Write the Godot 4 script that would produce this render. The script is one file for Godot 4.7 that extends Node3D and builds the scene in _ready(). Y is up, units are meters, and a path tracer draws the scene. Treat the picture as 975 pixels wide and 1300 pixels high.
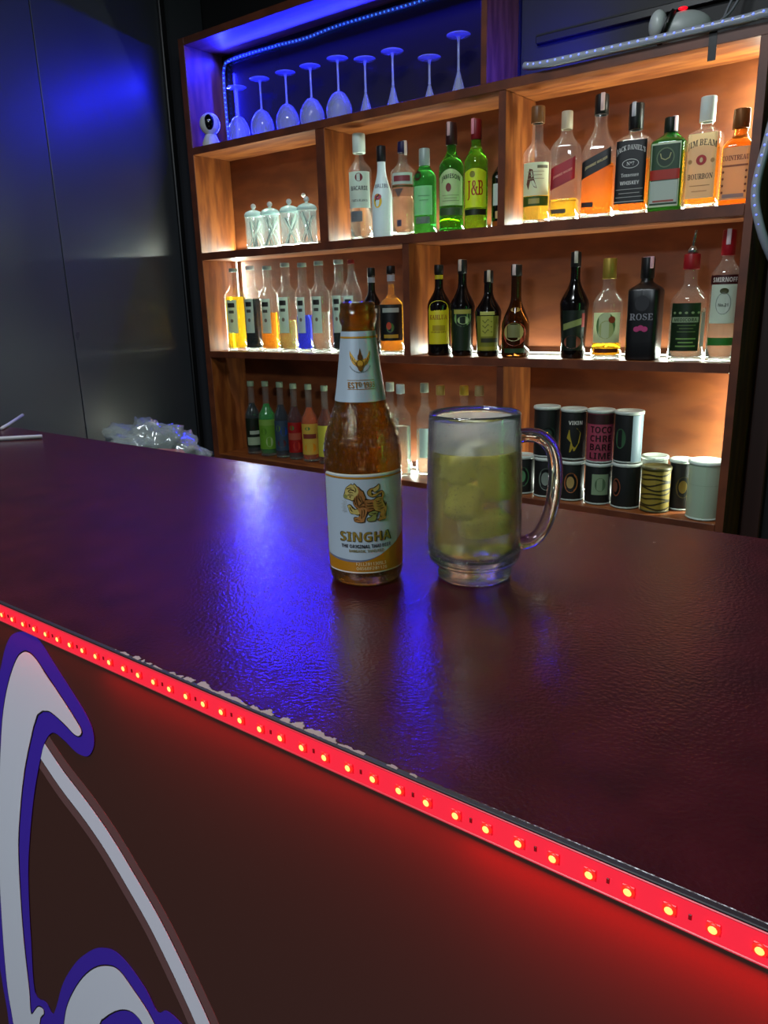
extends Node3D

# ------------------------------------------------------------------ state
var taken := {}
var mats := {}
var font_bold: SystemFont
var font_plain: SystemFont
var font_serif: SystemFont
var rng := RandomNumberGenerator.new()

const EYE := Vector3(0, 1.267, 0)
const BAR := 1.05
const B1 := 1.831      # shelf board tops
const B2 := 1.465
const B3 := 1.10
const B4 := 0.69
const SHELF_FRONT := -2.0
const SHELF_BACK := -2.178

# ------------------------------------------------------------------ naming
func numbered(called: String) -> String:
	if not taken.has(called):
		taken[called] = 0
		return called
	taken[called] += 1
	return "%s_%03d" % [called, taken[called]]

func tag(o: Node3D, label: String, category: String, group := "") -> Node3D:
	o.set_meta("label", label)
	o.set_meta("category", category)
	if group != "":
		o.set_meta("group", group)
	return o

func thing(called: String, label: String, category: String, at := Vector3.ZERO, turn := 0.0, group := "") -> Node3D:
	var o := Node3D.new()
	o.name = numbered(called)
	add_child(o)
	o.position = at
	o.rotation.y = turn
	return tag(o, label, category, group)

func obj(called: String, mesh: Mesh, material: Material, parent: Node = null, at := Vector3.ZERO) -> MeshInstance3D:
	var o := MeshInstance3D.new()
	o.mesh = mesh
	o.material_override = material
	if parent == null:
		o.name = numbered(called)
		add_child(o)
	else:
		o.name = called
		parent.add_child(o, true)
	o.position = at
	return o

func struct(called: String, mesh: Mesh, material: Material, at := Vector3.ZERO) -> MeshInstance3D:
	var o := obj(called, mesh, material, null, at)
	o.set_meta("kind", "structure")
	return o

# ------------------------------------------------------------------ materials
func plain(c: Color, rough := 0.5, metal := 0.0, spec := 0.5) -> StandardMaterial3D:
	var key := "p%s_%.2f_%.2f_%.2f" % [c.to_html(), rough, metal, spec]
	if mats.has(key):
		return mats[key]
	var m := StandardMaterial3D.new()
	m.albedo_color = c
	m.roughness = rough
	m.metallic = metal
	m.metallic_specular = spec
	mats[key] = m
	return m

func glow(c: Color, e: float, base := Color(0.9, 0.9, 0.9)) -> StandardMaterial3D:
	var m := StandardMaterial3D.new()
	m.albedo_color = base
	m.roughness = 0.4
	m.emission_enabled = true
	m.emission = c
	m.emission_energy_multiplier = e
	return m

func thin_glass(c: Color) -> StandardMaterial3D:
	var key := "t" + c.to_html()
	if mats.has(key):
		return mats[key]
	var m := StandardMaterial3D.new()
	m.albedo_color = c
	m.roughness = 0.03
	m.transparency = BaseMaterial3D.TRANSPARENCY_ALPHA
	mats[key] = m
	return m

func solid_glass(c: Color, rough := 0.0, scale := 0.05) -> StandardMaterial3D:
	var key := "r%s_%.3f_%.3f" % [c.to_html(), rough, scale]
	if mats.has(key):
		return mats[key]
	var m := StandardMaterial3D.new()
	m.albedo_color = c
	m.roughness = rough
	m.refraction_enabled = true
	m.refraction_scale = scale
	m.transparency = BaseMaterial3D.TRANSPARENCY_ALPHA
	mats[key] = m
	return m

# glass with a film of fine drops on it
func wet_glass(c: Color, rough: float, relief: float) -> StandardMaterial3D:
	var m := StandardMaterial3D.new()
	m.albedo_color = c
	m.roughness = rough
	m.refraction_enabled = true
	m.refraction_scale = 0.05
	m.transparency = BaseMaterial3D.TRANSPARENCY_ALPHA
	m.heightmap_enabled = true
	m.heightmap_texture = noise_tex(31, 0.09, 2, ramp([[0.0, Color(0, 0, 0)], [0.52, Color(0.05, 0.05, 0.05)], [0.66, Color(0.8, 0.8, 0.8)], [1.0, Color(1, 1, 1)]]))
	m.heightmap_scale = relief
	m.uv1_triplanar = true
	m.uv1_scale = Vector3(22, 22, 22)
	return m

func liquid_of(m: StandardMaterial3D) -> StandardMaterial3D:   # juice and spirits scatter a little light
	var c := m.albedo_color
	if not m.backlight_enabled and c.get_luminance() > 0.08:
		m.backlight_enabled = true
		m.backlight = Color(c.r, c.g, c.b) * (0.45 if c.s > 0.35 else 0.12)
	return m

func noise_tex(seed_: int, freq: float, octaves := 4, ramp: Gradient = null, size := 512) -> NoiseTexture2D:
	var n := FastNoiseLite.new()
	n.seed = seed_
	n.frequency = freq
	n.fractal_octaves = octaves
	var t := NoiseTexture2D.new()
	t.width = size
	t.height = size
	t.seamless = true
	t.noise = n
	if ramp != null:
		t.color_ramp = ramp
	return t

func ramp(stops: Array) -> Gradient:
	var g := Gradient.new()
	var offs := PackedFloat32Array()
	var cols := PackedColorArray()
	for s in stops:
		offs.append(s[0])
		cols.append(s[1])
	g.offsets = offs
	g.colors = cols
	return g

func wood(dark: Color, mid: Color, light: Color, seed_: int, grain: Vector3, rough := 0.42) -> StandardMaterial3D:
	var m := StandardMaterial3D.new()
	m.albedo_texture = noise_tex(seed_, 0.012, 5, ramp([[0.0, dark], [0.35, dark.lerp(mid, 0.6)], [0.5, mid], [0.62, mid.lerp(light, 0.6)], [1.0, light]]))
	m.uv1_triplanar = true
	m.uv1_world_triplanar = true
	m.uv1_scale = grain
	m.uv1_triplanar_sharpness = 8.0
	m.roughness = rough
	return m

func print_material() -> StandardMaterial3D:
	if not mats.has("print"):
		var m := StandardMaterial3D.new()
		m.vertex_color_use_as_albedo = true
		m.vertex_color_is_srgb = true
		m.roughness = 0.45
		m.backlight_enabled = true      # thin paper, lit through by the LED tapes
		m.backlight = Color(0.6, 0.6, 0.6)
		mats["print"] = m
	return mats["print"]

func opaque_print() -> StandardMaterial3D:   # print on something that light does not pass
	if not mats.has("opaque_print"):
		var m := StandardMaterial3D.new()
		m.vertex_color_use_as_albedo = true
		m.vertex_color_is_srgb = true
		m.roughness = 0.45
		mats["opaque_print"] = m
	return mats["opaque_print"]

func foil_material() -> StandardMaterial3D:
	if not mats.has("foil"):
		var m := StandardMaterial3D.new()
		m.vertex_color_use_as_albedo = true
		m.vertex_color_is_srgb = true
		m.roughness = 0.38
		m.metallic = 0.25
		mats["foil"] = m
	return mats["foil"]

# ------------------------------------------------------------------ mesh helpers
func start() -> SurfaceTool:
	var st := SurfaceTool.new()
	st.begin(Mesh.PRIMITIVE_TRIANGLES)
	return st

func done(st: SurfaceTool) -> ArrayMesh:
	st.generate_normals()
	return st.commit()

func tri(st: SurfaceTool, a: Vector3, b: Vector3, c: Vector3) -> void:   # counter-clockwise from outside
	if (b - a).cross(c - a).length_squared() < 1e-18:
		return
	st.add_vertex(a)
	st.add_vertex(c)
	st.add_vertex(b)

func quad(st: SurfaceTool, a: Vector3, b: Vector3, c: Vector3, d: Vector3) -> void:
	tri(st, a, b, c)
	tri(st, a, c, d)

# a box whose edges are chamfered by ch; flat faces
func add_box(st: SurfaceTool, lo: Vector3, hi: Vector3, ch := 0.0015) -> void:
	var c := (lo + hi) * 0.5
	var h := (hi - lo) * 0.5
	ch = minf(ch, minf(h.x, minf(h.y, h.z)) * 0.6)
	st.set_smooth_group(-1)
	var ax := [Vector3.RIGHT, Vector3.UP, Vector3.BACK]
	for k in 3:
		var u: Vector3 = ax[(k + 1) % 3]
		var v: Vector3 = ax[(k + 2) % 3]
		var n: Vector3 = ax[k]
		var hn: float = h[k]
		var hu: float = h[(k + 1) % 3]
		var hv: float = h[(k + 2) % 3]
		for s in [-1.0, 1.0]:
			var o: Vector3 = c + n * hn * s
			var a: Vector3 = o - u * (hu - ch) - v * (hv - ch)
			var b: Vector3 = o + u * (hu - ch) - v * (hv - ch)
			var d: Vector3 = o + u * (hu - ch) + v * (hv - ch)
			var e: Vector3 = o - u * (hu - ch) + v * (hv - ch)
			if s > 0:
				quad(st, a, b, d, e)
			else:
				quad(st, a, e, d, b)
		# the edges that run along n
		for su in [-1.0, 1.0]:
			for sv in [-1.0, 1.0]:
				var p1: Vector3 = c + u * su * hu + v * sv * (hv - ch)
				var p2: Vector3 = c + u * su * (hu - ch) + v * sv * hv
				var w: Vector3 = n * (hn - ch)
				if su * sv > 0:
					quad(st, p1 - w, p2 - w, p2 + w, p1 + w)
				else:
					quad(st, p1 - w, p1 + w, p2 + w, p2 - w)
	for sx in [-1.0, 1.0]:
		for sy in [-1.0, 1.0]:
			for sz in [-1.0, 1.0]:
				var px := c + Vector3(sx * h.x, sy * (h.y - ch), sz * (h.z - ch))
				var py := c + Vector3(sx * (h.x - ch), sy * h.y, sz * (h.z - ch))
				var pz := c + Vector3(sx * (h.x - ch), sy * (h.y - ch), sz * h.z)
				if sx * sy * sz > 0:
					tri(st, px, py, pz)
				else:
					tri(st, px, pz, py)
	st.set_smooth_group(0)

func box(lo: Vector3, hi: Vector3, ch := 0.0015) -> ArrayMesh:
	var st := start()
	add_box(st, lo, hi, ch)
	return done(st)

# superellipse factor: n = 2 round, larger = squarer
func squareness(phi: float, n: float) -> float:
	if n <= 2.01:
		return 1.0
	return 1.0 / pow(pow(absf(cos(phi)), n) + pow(absf(sin(phi)), n), 1.0 / n)

# prof: Vector2(radius, height) from the bottom up; ns: squareness per profile point (or empty); flat: depth / width
func add_lathe(st: SurfaceTool, prof: Array, seg := 32, ns: Array = [], flat := 1.0, at := Vector3.ZERO) -> void:
	for i in prof.size() - 1:
		var p: Vector2 = prof[i]
		var q: Vector2 = prof[i + 1]
		var n0: float = ns[i] if ns.size() else 2.0
		var n1: float = ns[i + 1] if ns.size() else 2.0
		for j in seg:
			var a := TAU * j / seg
			var b := TAU * (j + 1) / seg
			var pa := at + ring(p, a, n0, flat)
			var pb := at + ring(p, b, n0, flat)
			var qa := at + ring(q, a, n1, flat)
			var qb := at + ring(q, b, n1, flat)
			quad(st, pa, pb, qb, qa)

func ring(p: Vector2, phi: float, n: float, flat: float) -> Vector3:
	var r := p.x * squareness(phi, n)
	return Vector3(r * sin(phi), p.y, r * cos(phi) * flat)

func lathe(prof: Array, seg := 32, ns: Array = [], flat := 1.0) -> ArrayMesh:
	var st := start()
	add_lathe(st, prof, seg, ns, flat)
	return done(st)

func add_tube(st: SurfaceTool, pts: Array, r: float, seg := 8, closed_ends := true, flat := 1.0) -> void:
	var frames := []
	var up := Vector3.UP
	for i in pts.size():
		var t: Vector3 = (pts[mini(i + 1, pts.size() - 1)] - pts[maxi(i - 1, 0)]).normalized()
		if absf(t.dot(up)) > 0.98:
			up = Vector3.BACK if absf(t.dot(Vector3.BACK)) < 0.9 else Vector3.RIGHT
		var s: Vector3 = t.cross(up).normalized()
		var n: Vector3 = s.cross(t).normalized()
		up = n
		frames.append([s, n])
	for i in pts.size() - 1:
		for j in seg:
			var a := TAU * j / seg
			var b := TAU * (j + 1) / seg
			var c := []
			for k in [[i, a], [i, b], [i + 1, b], [i + 1, a]]:
				var f: Array = frames[k[0]]
				c.append(pts[k[0]] + f[0] * cos(k[1]) * r * flat + f[1] * sin(k[1]) * r)
			quad(st, c[0], c[3], c[2], c[1])
	if closed_ends:
		for e in [0, pts.size() - 1]:
			var f: Array = frames[e]
			for j in seg:
				var a := TAU * j / seg
				var b := TAU * (j + 1) / seg
				var pa: Vector3 = pts[e] + f[0] * cos(a) * r * flat + f[1] * sin(a) * r
				var pb: Vector3 = pts[e] + f[0] * cos(b) * r * flat + f[1] * sin(b) * r
				if e == 0:
					tri(st, pts[e], pa, pb)
				else:
					tri(st, pts[e], pb, pa)

func tube(pts: Array, r: float, seg := 8, flat := 1.0) -> ArrayMesh:
	var st := start()
	add_tube(st, pts, r, seg, true, flat)
	return done(st)

func smooth_path(pts: Array, per := 6) -> Array:
	var out := []
	for i in pts.size() - 1:
		var p0: Vector3 = pts[maxi(i - 1, 0)]
		var p1: Vector3 = pts[i]
		var p2: Vector3 = pts[i + 1]
		var p3: Vector3 = pts[mini(i + 2, pts.size() - 1)]
		for k in per:
			out.append(p1.cubic_interpolate(p2, p0, p3, float(k) / per))
	out.append(pts[-1])
	return out

func add_ball(st: SurfaceTool, c: Vector3, r: Vector3, seg := 12, rings := 8) -> void:
	var prof := []
	for i in rings + 1:
		var a := -PI / 2 + PI * i / rings
		prof.append(Vector2(cos(a), sin(a)))
	for i in rings:
		for j in seg:
			var v := []
			for k in [[i, j], [i, j + 1], [i + 1, j + 1], [i + 1, j]]:
				var p: Vector2 = prof[k[0]]
				var a: float = TAU * k[1] / seg
				v.append(c + Vector3(p.x * sin(a) * r.x, p.y * r.y, p.x * cos(a) * r.z))
			quad(st, v[0], v[1], v[2], v[3])

func ball(c: Vector3, r: Vector3, seg := 16, rings := 10) -> ArrayMesh:
	var st := start()
	add_ball(st, c, r, seg, rings)
	return done(st)

# a flat outline in x, y extruded to a plate between z0 and z1
func add_plate(st: SurfaceTool, poly: PackedVector2Array, z0: float, z1: float) -> void:
	if Geometry2D.is_polygon_clockwise(poly):
		poly.reverse()
	st.set_smooth_group(-1)
	var idx := Geometry2D.triangulate_polygon(poly)
	for i in range(0, idx.size(), 3):
		var a := poly[idx[i]]
		var b := poly[idx[i + 1]]
		var c := poly[idx[i + 2]]
		if (b - a).cross(c - a) < 0:
			var t := b
			b = c
			c = t
		tri(st, Vector3(a.x, a.y, z1), Vector3(b.x, b.y, z1), Vector3(c.x, c.y, z1))
		tri(st, Vector3(a.x, a.y, z0), Vector3(c.x, c.y, z0), Vector3(b.x, b.y, z0))
	for i in poly.size():
		var p := poly[i]
		var q := poly[(i + 1) % poly.size()]
		quad(st, Vector3(p.x, p.y, z0), Vector3(q.x, q.y, z0), Vector3(q.x, q.y, z1), Vector3(p.x, p.y, z1))
	st.set_smooth_group(0)

func curved(pts: Array, per := 5, closed := true) -> PackedVector2Array:
	var out := PackedVector2Array()
	var n := pts.size()
	for i in (n if closed else n - 1):
		var p0: Vector2 = pts[(i - 1 + n) % n] if closed else pts[maxi(i - 1, 0)]
		var p1: Vector2 = pts[i]
		var p2: Vector2 = pts[(i + 1) % n]
		var p3: Vector2 = pts[(i + 2) % n] if closed else pts[mini(i + 2, n - 1)]
		for k in per:
			out.append(p1.cubic_interpolate(p2, p0, p3, float(k) / per))
	if not closed:
		out.append(pts[-1])
	return out

func band(mid: PackedVector2Array, a: float, b: float) -> PackedVector2Array:   # the strip between offsets a and b of a line
	var l := PackedVector2Array()
	var r := PackedVector2Array()
	for i in mid.size():
		var t := (mid[mini(i + 1, mid.size() - 1)] - mid[maxi(i - 1, 0)]).normalized()
		var n := Vector2(-t.y, t.x)
		l.append(mid[i] + n * a)
		r.append(mid[i] + n * b)
	r.reverse()
	l.append_array(r)
	return l

# ------------------------------------------------------------------ print on curved surfaces
# surf: {prof, ns, flat}; a point at height h and angle phi, lifted by off
func on_surface(surf: Dictionary, h: float, phi: float, off: float) -> Vector3:
	var prof: Array = surf.prof
	var ns: Array = surf.ns
	var i := 0
	while i < prof.size() - 2 and prof[i + 1].y < h:
		i += 1
	var p: Vector2 = prof[i]
	var q: Vector2 = prof[i + 1]
	var t := clampf((h - p.y) / maxf(q.y - p.y, 1e-6), 0, 1)
	var n0: float = ns[i] if ns.size() else 2.0
	var n1: float = ns[i + 1] if ns.size() else 2.0
	var r := lerpf(p.x, q.x, t) * squareness(phi, lerpf(n0, n1, t)) + off
	return Vector3(r * sin(phi), h, r * cos(phi) * surf.flat)

func radius_at(surf: Dictionary, h: float) -> float:
	return on_surface(surf, h, 0.0, 0.0).z / surf.flat

func wrapped(surf: Dictionary, x: float, h: float, off: float) -> Vector3:   # x: distance across the label
	var r := radius_at(surf, h)
	return on_surface(surf, h, atan(x / r) if surf.ns.size() else x / r, off)

func patch(st: SurfaceTool, surf: Dictionary, y0: float, y1: float, x0: float, x1: float, off: float, c: Color, top = null, bottom = null, nx := 14, ny := 4) -> void:
	st.set_color(c)
	for i in nx:
		for j in ny:
			var v := []
			for k in [[i, j], [i + 1, j], [i + 1, j + 1], [i, j + 1]]:
				var u: float = float(k[0]) / nx
				var w: float = float(k[1]) / ny
				var lo: float = y0 + (bottom.call(u) if bottom != null else 0.0)
				var hi: float = y1 + (top.call(u) if top != null else 0.0)
				v.append(wrapped(surf, lerpf(x0, x1, u), lerpf(lo, hi, w), off))
			quad(st, v[0], v[1], v[2], v[3])

func shape_on(st: SurfaceTool, surf: Dictionary, poly: PackedVector2Array, off: float, c: Color) -> void:
	st.set_color(c)
	if Geometry2D.is_polygon_clockwise(poly):
		poly.reverse()
	var idx := Geometry2D.triangulate_polygon(poly)
	for i in range(0, idx.size(), 3):
		var a := poly[idx[i]]
		var b := poly[idx[i + 1]]
		var d := poly[idx[i + 2]]
		if (b - a).cross(d - a) < 0:
			var t := b
			b = d
			d = t
		tri(st, wrapped(surf, a.x, a.y, off), wrapped(surf, b.x, b.y, off), wrapped(surf, d.x, d.y, off))

func oval(c: Vector2, rx: float, ry: float, n := 18) -> PackedVector2Array:
	var p := PackedVector2Array()
	for i in n:
		p.append(c + Vector2(cos(TAU * i / n) * rx, sin(TAU * i / n) * ry))
	return p

func lettering(st: SurfaceTool, surf: Dictionary, words: String, at: Vector2, size: float, off: float, c: Color, wide := 0.0, font: Font = null, bow := 0.0, tilt := 0.0) -> void:
	var tm := TextMesh.new()
	tm.font = font if font != null else font_bold
	tm.font_size = 32
	tm.pixel_size = size / 32.0
	tm.depth = 0.0
	tm.curve_step = 3.0
	tm.text = words
	var arr := tm.get_mesh_arrays()
	var vs: PackedVector3Array = arr[Mesh.ARRAY_VERTEX]
	var idx: PackedInt32Array = arr[Mesh.ARRAY_INDEX] if arr[Mesh.ARRAY_INDEX] != null else PackedInt32Array(range(vs.size()))
	if vs.is_empty():
		return
	var lo := Vector2(1e9, 1e9)
	var hi := Vector2(-1e9, -1e9)
	for v in vs:
		lo = lo.min(Vector2(v.x, v.y))
		hi = hi.max(Vector2(v.x, v.y))
	var mid := (lo + hi) * 0.5
	var k := wide / (hi.x - lo.x) if wide > 0 else 1.0
	st.set_color(c)
	var out := PackedVector3Array()
	for v in vs:
		var x := (v.x - mid.x) * k
		var y := v.y - mid.y
		y += bow * (1.0 - pow(2.0 * x / maxf((hi.x - lo.x) * k, 1e-5), 2.0)) + x * tilt
		out.append(wrapped(surf, at.x + x, at.y + y, off))
	for i in idx:
		st.add_vertex(out[i])

# ------------------------------------------------------------------ bottles
# d keys: H height, r radius, hs/hn shoulder start/end (fractions), rn neck radius, rb foot radius factor, n squareness, flat, glass material, solid (one lens), liquid [material, level], cap [colour, from, to, radius factor, metal], art Callable(st, surf, H, r), skirt...
func bottle_surface(d: Dictionary) -> Dictionary:
	var H: float = d.H
	var r: float = d.r
	var hs: float = d.get("hs", 0.62)
	var hn: float = d.get("hn", 0.80)
	var rn: float = d.get("rn", 0.0135)
	var rb: float = d.get("rb", 1.0)
	var n: float = d.get("n", 2.0)
	var pw: float = d.get("pw", 1.0)
	var prof := [Vector2(0, 0.002), Vector2(r * rb * 0.80, 0.0015), Vector2(r * rb - 0.004, 0.0), Vector2(r * rb - 0.001, 0.0015), Vector2(r * rb, 0.005)]
	var ns := [n, n, n, n, n]
	for k in 5:
		prof.append(Vector2(lerpf(r * rb, r, (k + 1) / 5.0), lerpf(0.02, H * hs, (k + 1) / 5.0)))
		ns.append(n)
	for k in range(1, 9):
		var t := k / 8.0
		var s := pow(t, pw)
		s = s * s * (3 - 2 * s)
		prof.append(Vector2(lerpf(r, rn, s), lerpf(H * hs, H * hn, t)))
		ns.append(lerpf(n, 2.0, clampf(t * 1.4, 0, 1)))
	prof.append(Vector2(rn * 0.96, H * 0.955))
	ns.append(2.0)
	return {"prof": prof, "ns": ns if n > 2.0 else [], "flat": d.get("flat", 1.0), "all_ns": ns}

func inner(surf: Dictionary, level: float, gap: float) -> Array:   # the liquid's outline [prof, ns]
	var prof := [Vector2(0, 0.0125)]
	var ns := [surf.all_ns[0]]
	var src: Array = surf.prof
	for i in range(4, src.size()):
		var p: Vector2 = src[i]
		var y := maxf(p.y, 0.0125)
		if y >= level:
			var q: Vector2 = src[i - 1]
			var t := clampf((level - q.y) / maxf(p.y - q.y, 1e-6), 0, 1)
			prof.append(Vector2(lerpf(q.x, p.x, t) - gap, level))
			ns.append(surf.all_ns[i])
			break
		prof.append(Vector2(p.x - gap, y))
		ns.append(surf.all_ns[i])
	prof.append(Vector2(0, level))
	ns.append(ns[-1])
	return [prof, ns]

func bottle(label: String, group: String, x: float, floor_y: float, d: Dictionary) -> Node3D:
	var z: float = d.get("z", -2.06)
	var face: float = atan2(EYE.x - x, EYE.z - z) * d.get("face", 0.85) + d.get("spin", 0.0)
	var o := thing("liquor_bottle", label, "bottle", Vector3(x, floor_y + 0.0005, z), face, group)
	var surf := bottle_surface(d)
	var H: float = d.H
	var r: float = d.r
	var n: float = d.get("n", 2.0)
	var seg := 40 if n > 2.0 else 28
	var ns: Array = surf.all_ns if n > 2.0 else []
	var prof: Array = surf.prof.duplicate()
	var rn: float = d.get("rn", 0.0135)
	prof.append(Vector2(rn * 0.96, H * 0.957))
	prof.append(Vector2(0, H * 0.957))
	var ns2 := ns.duplicate()
	if ns2.size():
		ns2.append_array([2.0, 2.0])
	obj("glass_body", lathe(prof, seg, ns2, surf.flat), d.glass, o)
	if d.has("liquid"):
		var l: Array = d.liquid
		var io := inner(surf, H * l[1], 0.0022)
		if d.glass == clear_glass():
			var fr: float = r * d.get("rb", 1.0) - 0.0026
			obj("thick_foot", lathe([Vector2(0, 0.003), Vector2(fr * 0.75, 0.0022), Vector2(fr, 0.003), Vector2(fr, 0.009), Vector2(fr * 0.8, 0.0112), Vector2(0, 0.0118)], seg, [n, n, n, n, n, n] if n > 2.0 else [], surf.flat), solid_glass(Color(0.95, 1.0, 0.98, 0.02), 0.0), o)
		obj("liquid", lathe(io[0], seg, io[1] if n > 2.0 else [], surf.flat), liquid_of(l[0]), o)
	if d.has("cap"):
		var c: Array = d.cap
		var y0: float = H * c[1]
		var y1: float = H * c[2]
		var rc: float = rn * c[3]
		var cp := [Vector2(rn * 0.9, y0), Vector2(rc - 0.0006, y0), Vector2(rc, y0 + 0.001), Vector2(rc, lerpf(y0, y1, 0.5)), Vector2(rc * 0.985, y1 - 0.002), Vector2(rc * 0.93, y1), Vector2(0, y1)]
		obj("cap", lathe(cp, 20), plain(c[0], c[5] if c.size() > 5 else 0.4, c[4] if c.size() > 4 else 0.0), o)
	if d.has("collar"):
		var c: Array = d.collar   # colour, from, to
		var st := start()
		patch(st, surf, H * c[1], H * c[2], -rn * PI, rn * PI, 0.0006, c[0], null, null, 20, 4)
		obj("neck_band", done(st), print_material(), o)
	if d.has("seal"):
		var c: Color = d.seal     # the paper strip stuck over the cap
		var st := start()
		st.set_color(c)
		var rr: float = rn * (d.cap[3] if d.has("cap") else 1.0) + 0.0004
		var side := rng.randf_range(-0.9, 0.9)
		var q := Basis(Vector3.UP, side)
		var low: float = rng.randf_range(0.85, 0.90)
		for part in [[Vector3(-0.005, H * low, rr - 0.001), Vector3(0.005, H * 1.001, rr + 0.0009)], [Vector3(-0.005, H * 1.0005, -rr), Vector3(0.005, H * 1.001 + 0.0012, rr + 0.0009)]]:
			var sub := start()
			sub.set_color(c)
			add_box(sub, part[0], part[1], 0.0003)
			st.append_from(done(sub), 0, Transform3D(q, Vector3.ZERO))
		obj("tax_seal", done(st), opaque_print(), o)
	if d.has("small"):        # a second, smaller label: from, to, left, right, colour
		var q: Array = d.small
		var st := start()
		if q.size() > 5:
			shape_on(st, surf, oval(Vector2((q[2] + q[3]) / 2.0, H * (q[0] + q[1]) / 2.0), (q[3] - q[2]) / 2.0, H * (q[1] - q[0]) / 2.0), 0.0009, q[4])
		else:
			patch(st, surf, H * q[0], H * q[1], q[2], q[3], 0.0006, q[4])
		obj("small_label", done(st), print_material(), o)
	if d.has("art"):
		var st := start()
		d.art.call(st, surf, H, r)
		obj("paper_label", done(st), print_material() if d.glass.transparency else opaque_print(), o)
	return o

func rect_label(y0: float, y1: float, w: float, c: Color, edge := Color(0, 0, 0, 0)) -> Callable:
	return func(st, surf, H, r):
		if edge.a > 0:
			patch(st, surf, H * y0, H * y1, -r * w, r * w, 0.0005, edge)
			patch(st, surf, H * y0 + 0.003, H * y1 - 0.003, -r * w + 0.003, r * w - 0.003, 0.0009, c)
		else:
			patch(st, surf, H * y0, H * y1, -r * w, r * w, 0.0007, c)

func lines(st: SurfaceTool, surf: Dictionary, y: float, n: int, step: float, w: float, c: Color, off := 0.0013, thick := 0.0016) -> void:
	for i in n:
		var k := 1.0 - 0.25 * (i % 2)
		patch(st, surf, y - i * step, y - i * step + thick, -w * k, w * k, off, c, null, null, 8, 1)

func add_strip_light(label: String, group: String, a: Vector3, b: Vector3, normal: Vector3, color: Color, energy: float, shine: float) -> void:
	# an adhesive LED tape between a and b that shines along normal
	var o := thing("led_strip", label, "light strip", a, 0.0, group)
	var along := (b - a)
	var len := along.length()
	var t := along / len
	var side := t.cross(normal).normalized()
	var w := 0.0045
	var st := start()
	for k in [[0.0, 0.0015]]:
		var p := -side * w - normal * 0.0
		var h: Vector3 = normal * k[1]
		quad(st, p + h, p + h + along, -p + h + along, -p + h)
		quad(st, p, p + along, p + h + along, p + h)
		quad(st, -p + h, -p + h + along, -p + along, -p)
		quad(st, p + h, -p + h, -p, p)
		quad(st, p + along, -p + along, -p + h + along, p + h + along)
	obj("tape", done(st), plain(Color(0.85, 0.85, 0.82), 0.5), o)
	var st2 := start()
	add_tube(st2, [normal * 0.003, along * 0.5 + normal * 0.003, along + normal * 0.003], 0.0025, 8)
	obj("glowing_gel", done(st2), glow(color, shine), o)
	var l := AreaLight3D.new()
	l.name = "strip_glow"
	l.light_color = color
	l.light_energy = energy
	l.area_size = Vector2(len, 0.008)
	l.area_range = 6.0
	l.shadow_enabled = true
	o.add_child(l, true)
	# the long side runs along the tape
	var zb := -normal
	var xb := t
	var yb := zb.cross(xb).normalized()
	l.basis = Basis(xb, yb, zb)
	l.position = along * 0.5 + normal * 0.008

# ------------------------------------------------------------------ the scene
func _ready() -> void:
	rng.seed = 7
	# camera
	var cam := Camera3D.new()
	cam.name = "camera"
	cam.fov = rad_to_deg(2.0 * atan(650.0 / 960.0))
	cam.rotation_order = EULER_ORDER_YXZ
	cam.rotation_degrees = Vector3(-15.5, 37.64, -1.6)
	cam.position = EYE
	cam.near = 0.02
	add_child(cam)
	# environment: a closed room, so the sky is dark
	var env := Environment.new()
	env.background_mode = Environment.BG_COLOR
	env.background_color = Color(0, 0, 0)
	env.tonemap_mode = Environment.TONE_MAPPER_LINEAR
	env.tonemap_exposure = 1.12
	env.sdfgi_enabled = true
	env.ssao_enabled = true
	env.ssil_enabled = true
	var we := WorldEnvironment.new()
	we.name = "environment"
	we.environment = env
	add_child(we)
	# lamps of the room, behind and beside the photographer
	room_lamp("ceiling_panel_light", "white square ceiling light panel in the room behind the photographer", Vector3(-0.5, 2.72, 1.7), Vector3(0, -1, 0), Vector2(0.6, 0.6), Color(0.90, 0.96, 1.0), 7.5)
	room_lamp("ceiling_panel_light", "smaller white ceiling light panel above the bar counter", Vector3(-0.9, 2.72, -0.75), Vector3(0, -1, 0), Vector2(0.4, 0.4), Color(0.95, 0.98, 1.0), 2.0)
	room_lamp("red_tube_light", "red tube light above the right end of the bar", Vector3(0.85, 1.42, -0.45), Vector3(-0.6, -0.8, 0), Vector2(0.04, 0.5), Color(1.0, 0.01, 0.08), 2.6)
	room_lamp("green_tube_light", "green tube light on the right hand wall", Vector3(1.76, 1.45, -0.9), Vector3(-1, 0, 0), Vector2(0.05, 0.9), Color(0.35, 1.0, 0.45), 0.22)

	font_bold = SystemFont.new()
	font_bold.font_names = PackedStringArray(["Droid Sans"])
	font_bold.font_weight = 700
	font_plain = SystemFont.new()
	font_plain.font_names = PackedStringArray(["Droid Sans"])
	font_serif = SystemFont.new()
	font_serif.font_names = PackedStringArray(["Droid Serif"])
	font_serif.font_weight = 700

	build_room()
	build_shelf()
	build_bar()
	build_lights_on_shelf()
	build_beer_bottle()
	build_mug()
	build_upper_left()
	build_upper_middle()
	build_upper_right()
	build_middle_left()
	build_middle_right()
	build_lower_left()
	build_lower_middle()
	build_cans()
	build_top_row()
	build_small_things()

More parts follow.
